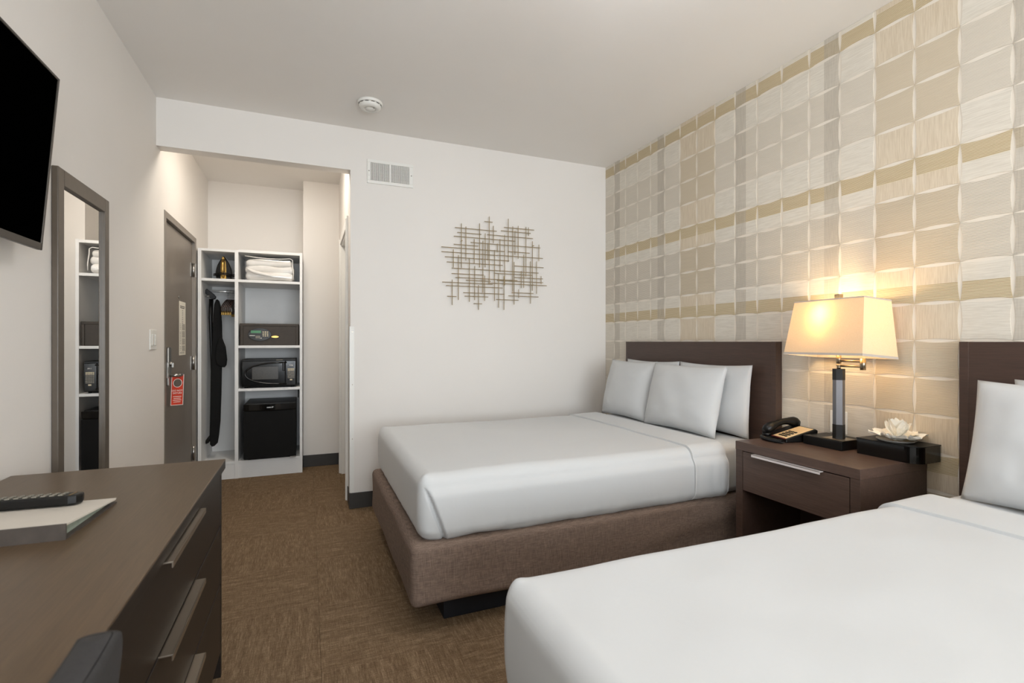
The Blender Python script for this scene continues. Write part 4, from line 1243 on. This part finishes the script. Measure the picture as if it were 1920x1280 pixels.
# safe
sf = thing('room_safe', 'dark brown electronic room safe on the closet shelf', 'safe', (-0.313, 5.10, 1.165))
sx0, sx1, sy, sz0, sz1 = -0.553, -0.076, 4.935, 1.1655, 1.360
MB().box(sx0, sx1, sy, sy + 0.36, sz0, sz1, 0.003).build('safe_body', 'safe_metal', sf, True)
m_ = MB()
for (a, b, c, d) in ((sx0 + .004, sx1 - .004, sz1 - .022, sz1 - .004), (sx0 + .004, sx0 + .024, sz0, sz1 - .022), (sx1 - .024, sx1 - .004, sz0, sz1 - .022)):
    m_.box(a, b, sy - 0.006, sy, c, d, 0.002)
m_.build('door_surround', 'safe_metal', sf, True)
sdoor = MB().box(sx0 + .029, sx1 - .029, sy - 0.004, sy, sz0 + .003, sz1 - .027, 0.001).build('safe_door', 'safe_metal', sf, True)
ell = [(-0.395 + 0.093 * math.cos(R(a)), 1.262 + 0.058 * math.sin(R(a))) for a in range(0, 360, 10)]
MB().prism(ell, 'Y', sy - 0.012, sy - 0.003, 0.002).build('keypad_plate', 'black_gloss', sdoor, True)
MB().box(-0.465, -0.385, sy - 0.0135, sy - 0.0118, 1.275, 1.297).build('display', 'green_lcd', sdoor, True)
for i in range(3):
    for j in range(4): MB().box(-0.372 + i * 0.017, -0.361 + i * 0.017, sy - 0.0142, sy - 0.0118, 1.245 + j * 0.0125, 1.2525 + j * 0.0125, 0.0008).build('key', 'button_cream', sdoor, True)
MB().box(-0.428, -0.392, sy - 0.013, sy - 0.0118, 1.228, 1.252).build('sticker', 'button_grey', sdoor, True)
m_ = MB(); m_.box(-0.476, -0.432, sy - 0.0128, sy - 0.0119, 1.250, 1.255); m_.box(-0.392, -0.378, sy - 0.0128, sy - 0.0119, 1.228, 1.232); m_.build('print', 'white_print', sdoor, True)
ell = [(-0.272 + 0.032 * math.cos(R(a)), 1.242 + 0.011 * math.sin(R(a))) for a in range(0, 360, 15)]
MB().prism(ell, 'Y', sy - 0.010, sy - 0.003, 0.002).build('brass_badge', 'brass', sdoor, True)

# microwave
mw = thing('microwave', 'black microwave oven with oval window surround on the middle shelf', 'microwave', (-0.317, 5.08, 0.786))
wx0, wx1, wy, wz0, wz1 = -0.536, -0.098, 4.925, 0.798, 1.043
MB().box(wx0, wx1, wy, wy + 0.34, wz0, wz1, 0.004).build('oven_body', 'black_plastic', mw, True)
for x in (wx0 + .03, wx1 - .03):
    for y in (wy + .03, wy + .30): MB().cyl((x, y, 0.7865), (x, y, wz0), 0.012, 12).build('foot', 'black_plastic', mw, True)
mdoor = MB().box(wx0 + .002, -0.188, wy - 0.014, wy, wz0 + .006, wz1 - .016, 0.004).build('oven_door', 'black_gloss', mw, True)
MB().box(-0.455, -0.245, wy - 0.0155, wy - 0.013, 0.862, 0.975, 0.001).build('window', 'micro_window', mdoor, True)
ring = []
for a in range(90, 271, 6):
    ring.append((-0.265 + 0.245 * math.cos(R(a)), wy - 0.016, 0.915 + 0.094 * math.sin(R(a))))
ring = [(-0.175, wy - 0.016, 1.012)] + ring + [(-0.175, wy - 0.016, 0.818)]
MB().tube(ring, 0.007, 8).build('oval_surround', 'black_gloss', mdoor, True)
MB().box(-0.212, -0.190, wy - 0.030, wy - 0.012, 0.935, 1.012, 0.005).build('door_handle', 'black_plastic', mdoor, True)
MB().box(-0.186, wx1 - .002, wy - 0.014, wy, wz0 + .006, wz1 - .016, 0.004).build('control_panel', 'black_gloss', mw, True)
text_part('display_digits', '1:46', 0.017, 'white_print', mw, Matrix.Translation((-0.139 + 0.317, wy - 0.0146 - 5.08, 0.985 - 0.786)) @ Matrix.Rotation(R(90), 4, 'X'))
for i in range(5):
    for j in range(8): MB().box(-0.168 + i * 0.0115, -0.159 + i * 0.0115, wy - 0.0155, wy - 0.0135, 0.868 + j * 0.0115, 0.876 + j * 0.0115).build('key', 'button_cream' if j > 5 else 'button_grey', mw, True)
MB().box(-0.150, -0.130, wy - 0.0155, wy - 0.0135, 0.848, 0.860).build('start_key', 'button_cream', mw, True)
MB().box(wx0 + .006, wx1 - .006, wy - 0.010, wy, wz1 - .014, wz1 - .003, 0.002).build('top_vent', 'black_plastic', mw, True)
MB().box(-0.262, -0.208, wy - 0.0105, wy - 0.0095, wz1 - .012, wz1 - .006).build('brand_strip', 'button_grey', mw, True)

# mini fridge
fr = thing('mini_fridge', 'black mini refrigerator on the bottom closet shelf', 'refrigerator', (-0.310, 5.08, 0.152))
fx0, fx1, fy, fz0, fz1 = -0.517, -0.098, 4.865, 0.168, 0.655
MB().box(fx0 + .004, fx1 - .002, fy + 0.05, 5.33, fz0, fz1 - .002, 0.004).build('cabinet', 'black_plastic', fr, True)
fdoor = MB().box(fx0, fx1, fy, fy + 0.046, fz0, fz1 - 0.066, 0.006).build('fridge_door', 'black_matte', fr, True)
hp = [(fx0, fy + 0.046), (fx0, fy + 0.006)] + [(fx0 + (fx1 - fx0) * k / 10, fy + 0.004 - 0.018 * math.sin(math.pi * k / 10)) for k in range(1, 10)] + [(fx1, fy + 0.006), (fx1, fy + 0.046)]
MB().prism(hp, 'Z', fz1 - 0.064, fz1 - 0.006, 0.004).build('curved_grip', 'black_gloss', fdoor, True)
m_ = MB(); m_.box(-0.334, -0.300, fy - 0.0162, fy - 0.0148, fz1 - 0.041, fz1 - 0.032); m_.prism([(-0.298, fz1 - 0.036), (-0.290, fz1 - 0.028), (-0.276, fz1 - 0.034), (-0.284, fz1 - 0.036), (-0.290, fz1 - 0.042)], 'Y', fy - 0.0162, fy - 0.0148)
m_.build('maker_mark', 'steel', fdoor, True)
for x in (fx0 + .04, fx1 - .03):
    for y in (fy + 0.08, 5.28): MB().cyl((x, y, 0.1525), (x, y, fz0), 0.014, 12).build('foot', 'black_plastic', fr, True)
MB().box(fx1 - 0.05, fx1 - 0.004, fy + 0.006, fy + 0.046, 0.158, 0.169, 0.002).build('hinge', 'steel', fdoor, True)
m_ = MB(); m_.tube([(-0.088, 5.38, 0.64), (-0.086, 5.39, 0.70), (-0.092, 5.40, 0.76)], 0.004, 8); m_.build('power_cord', 'black_plastic', fr, True)
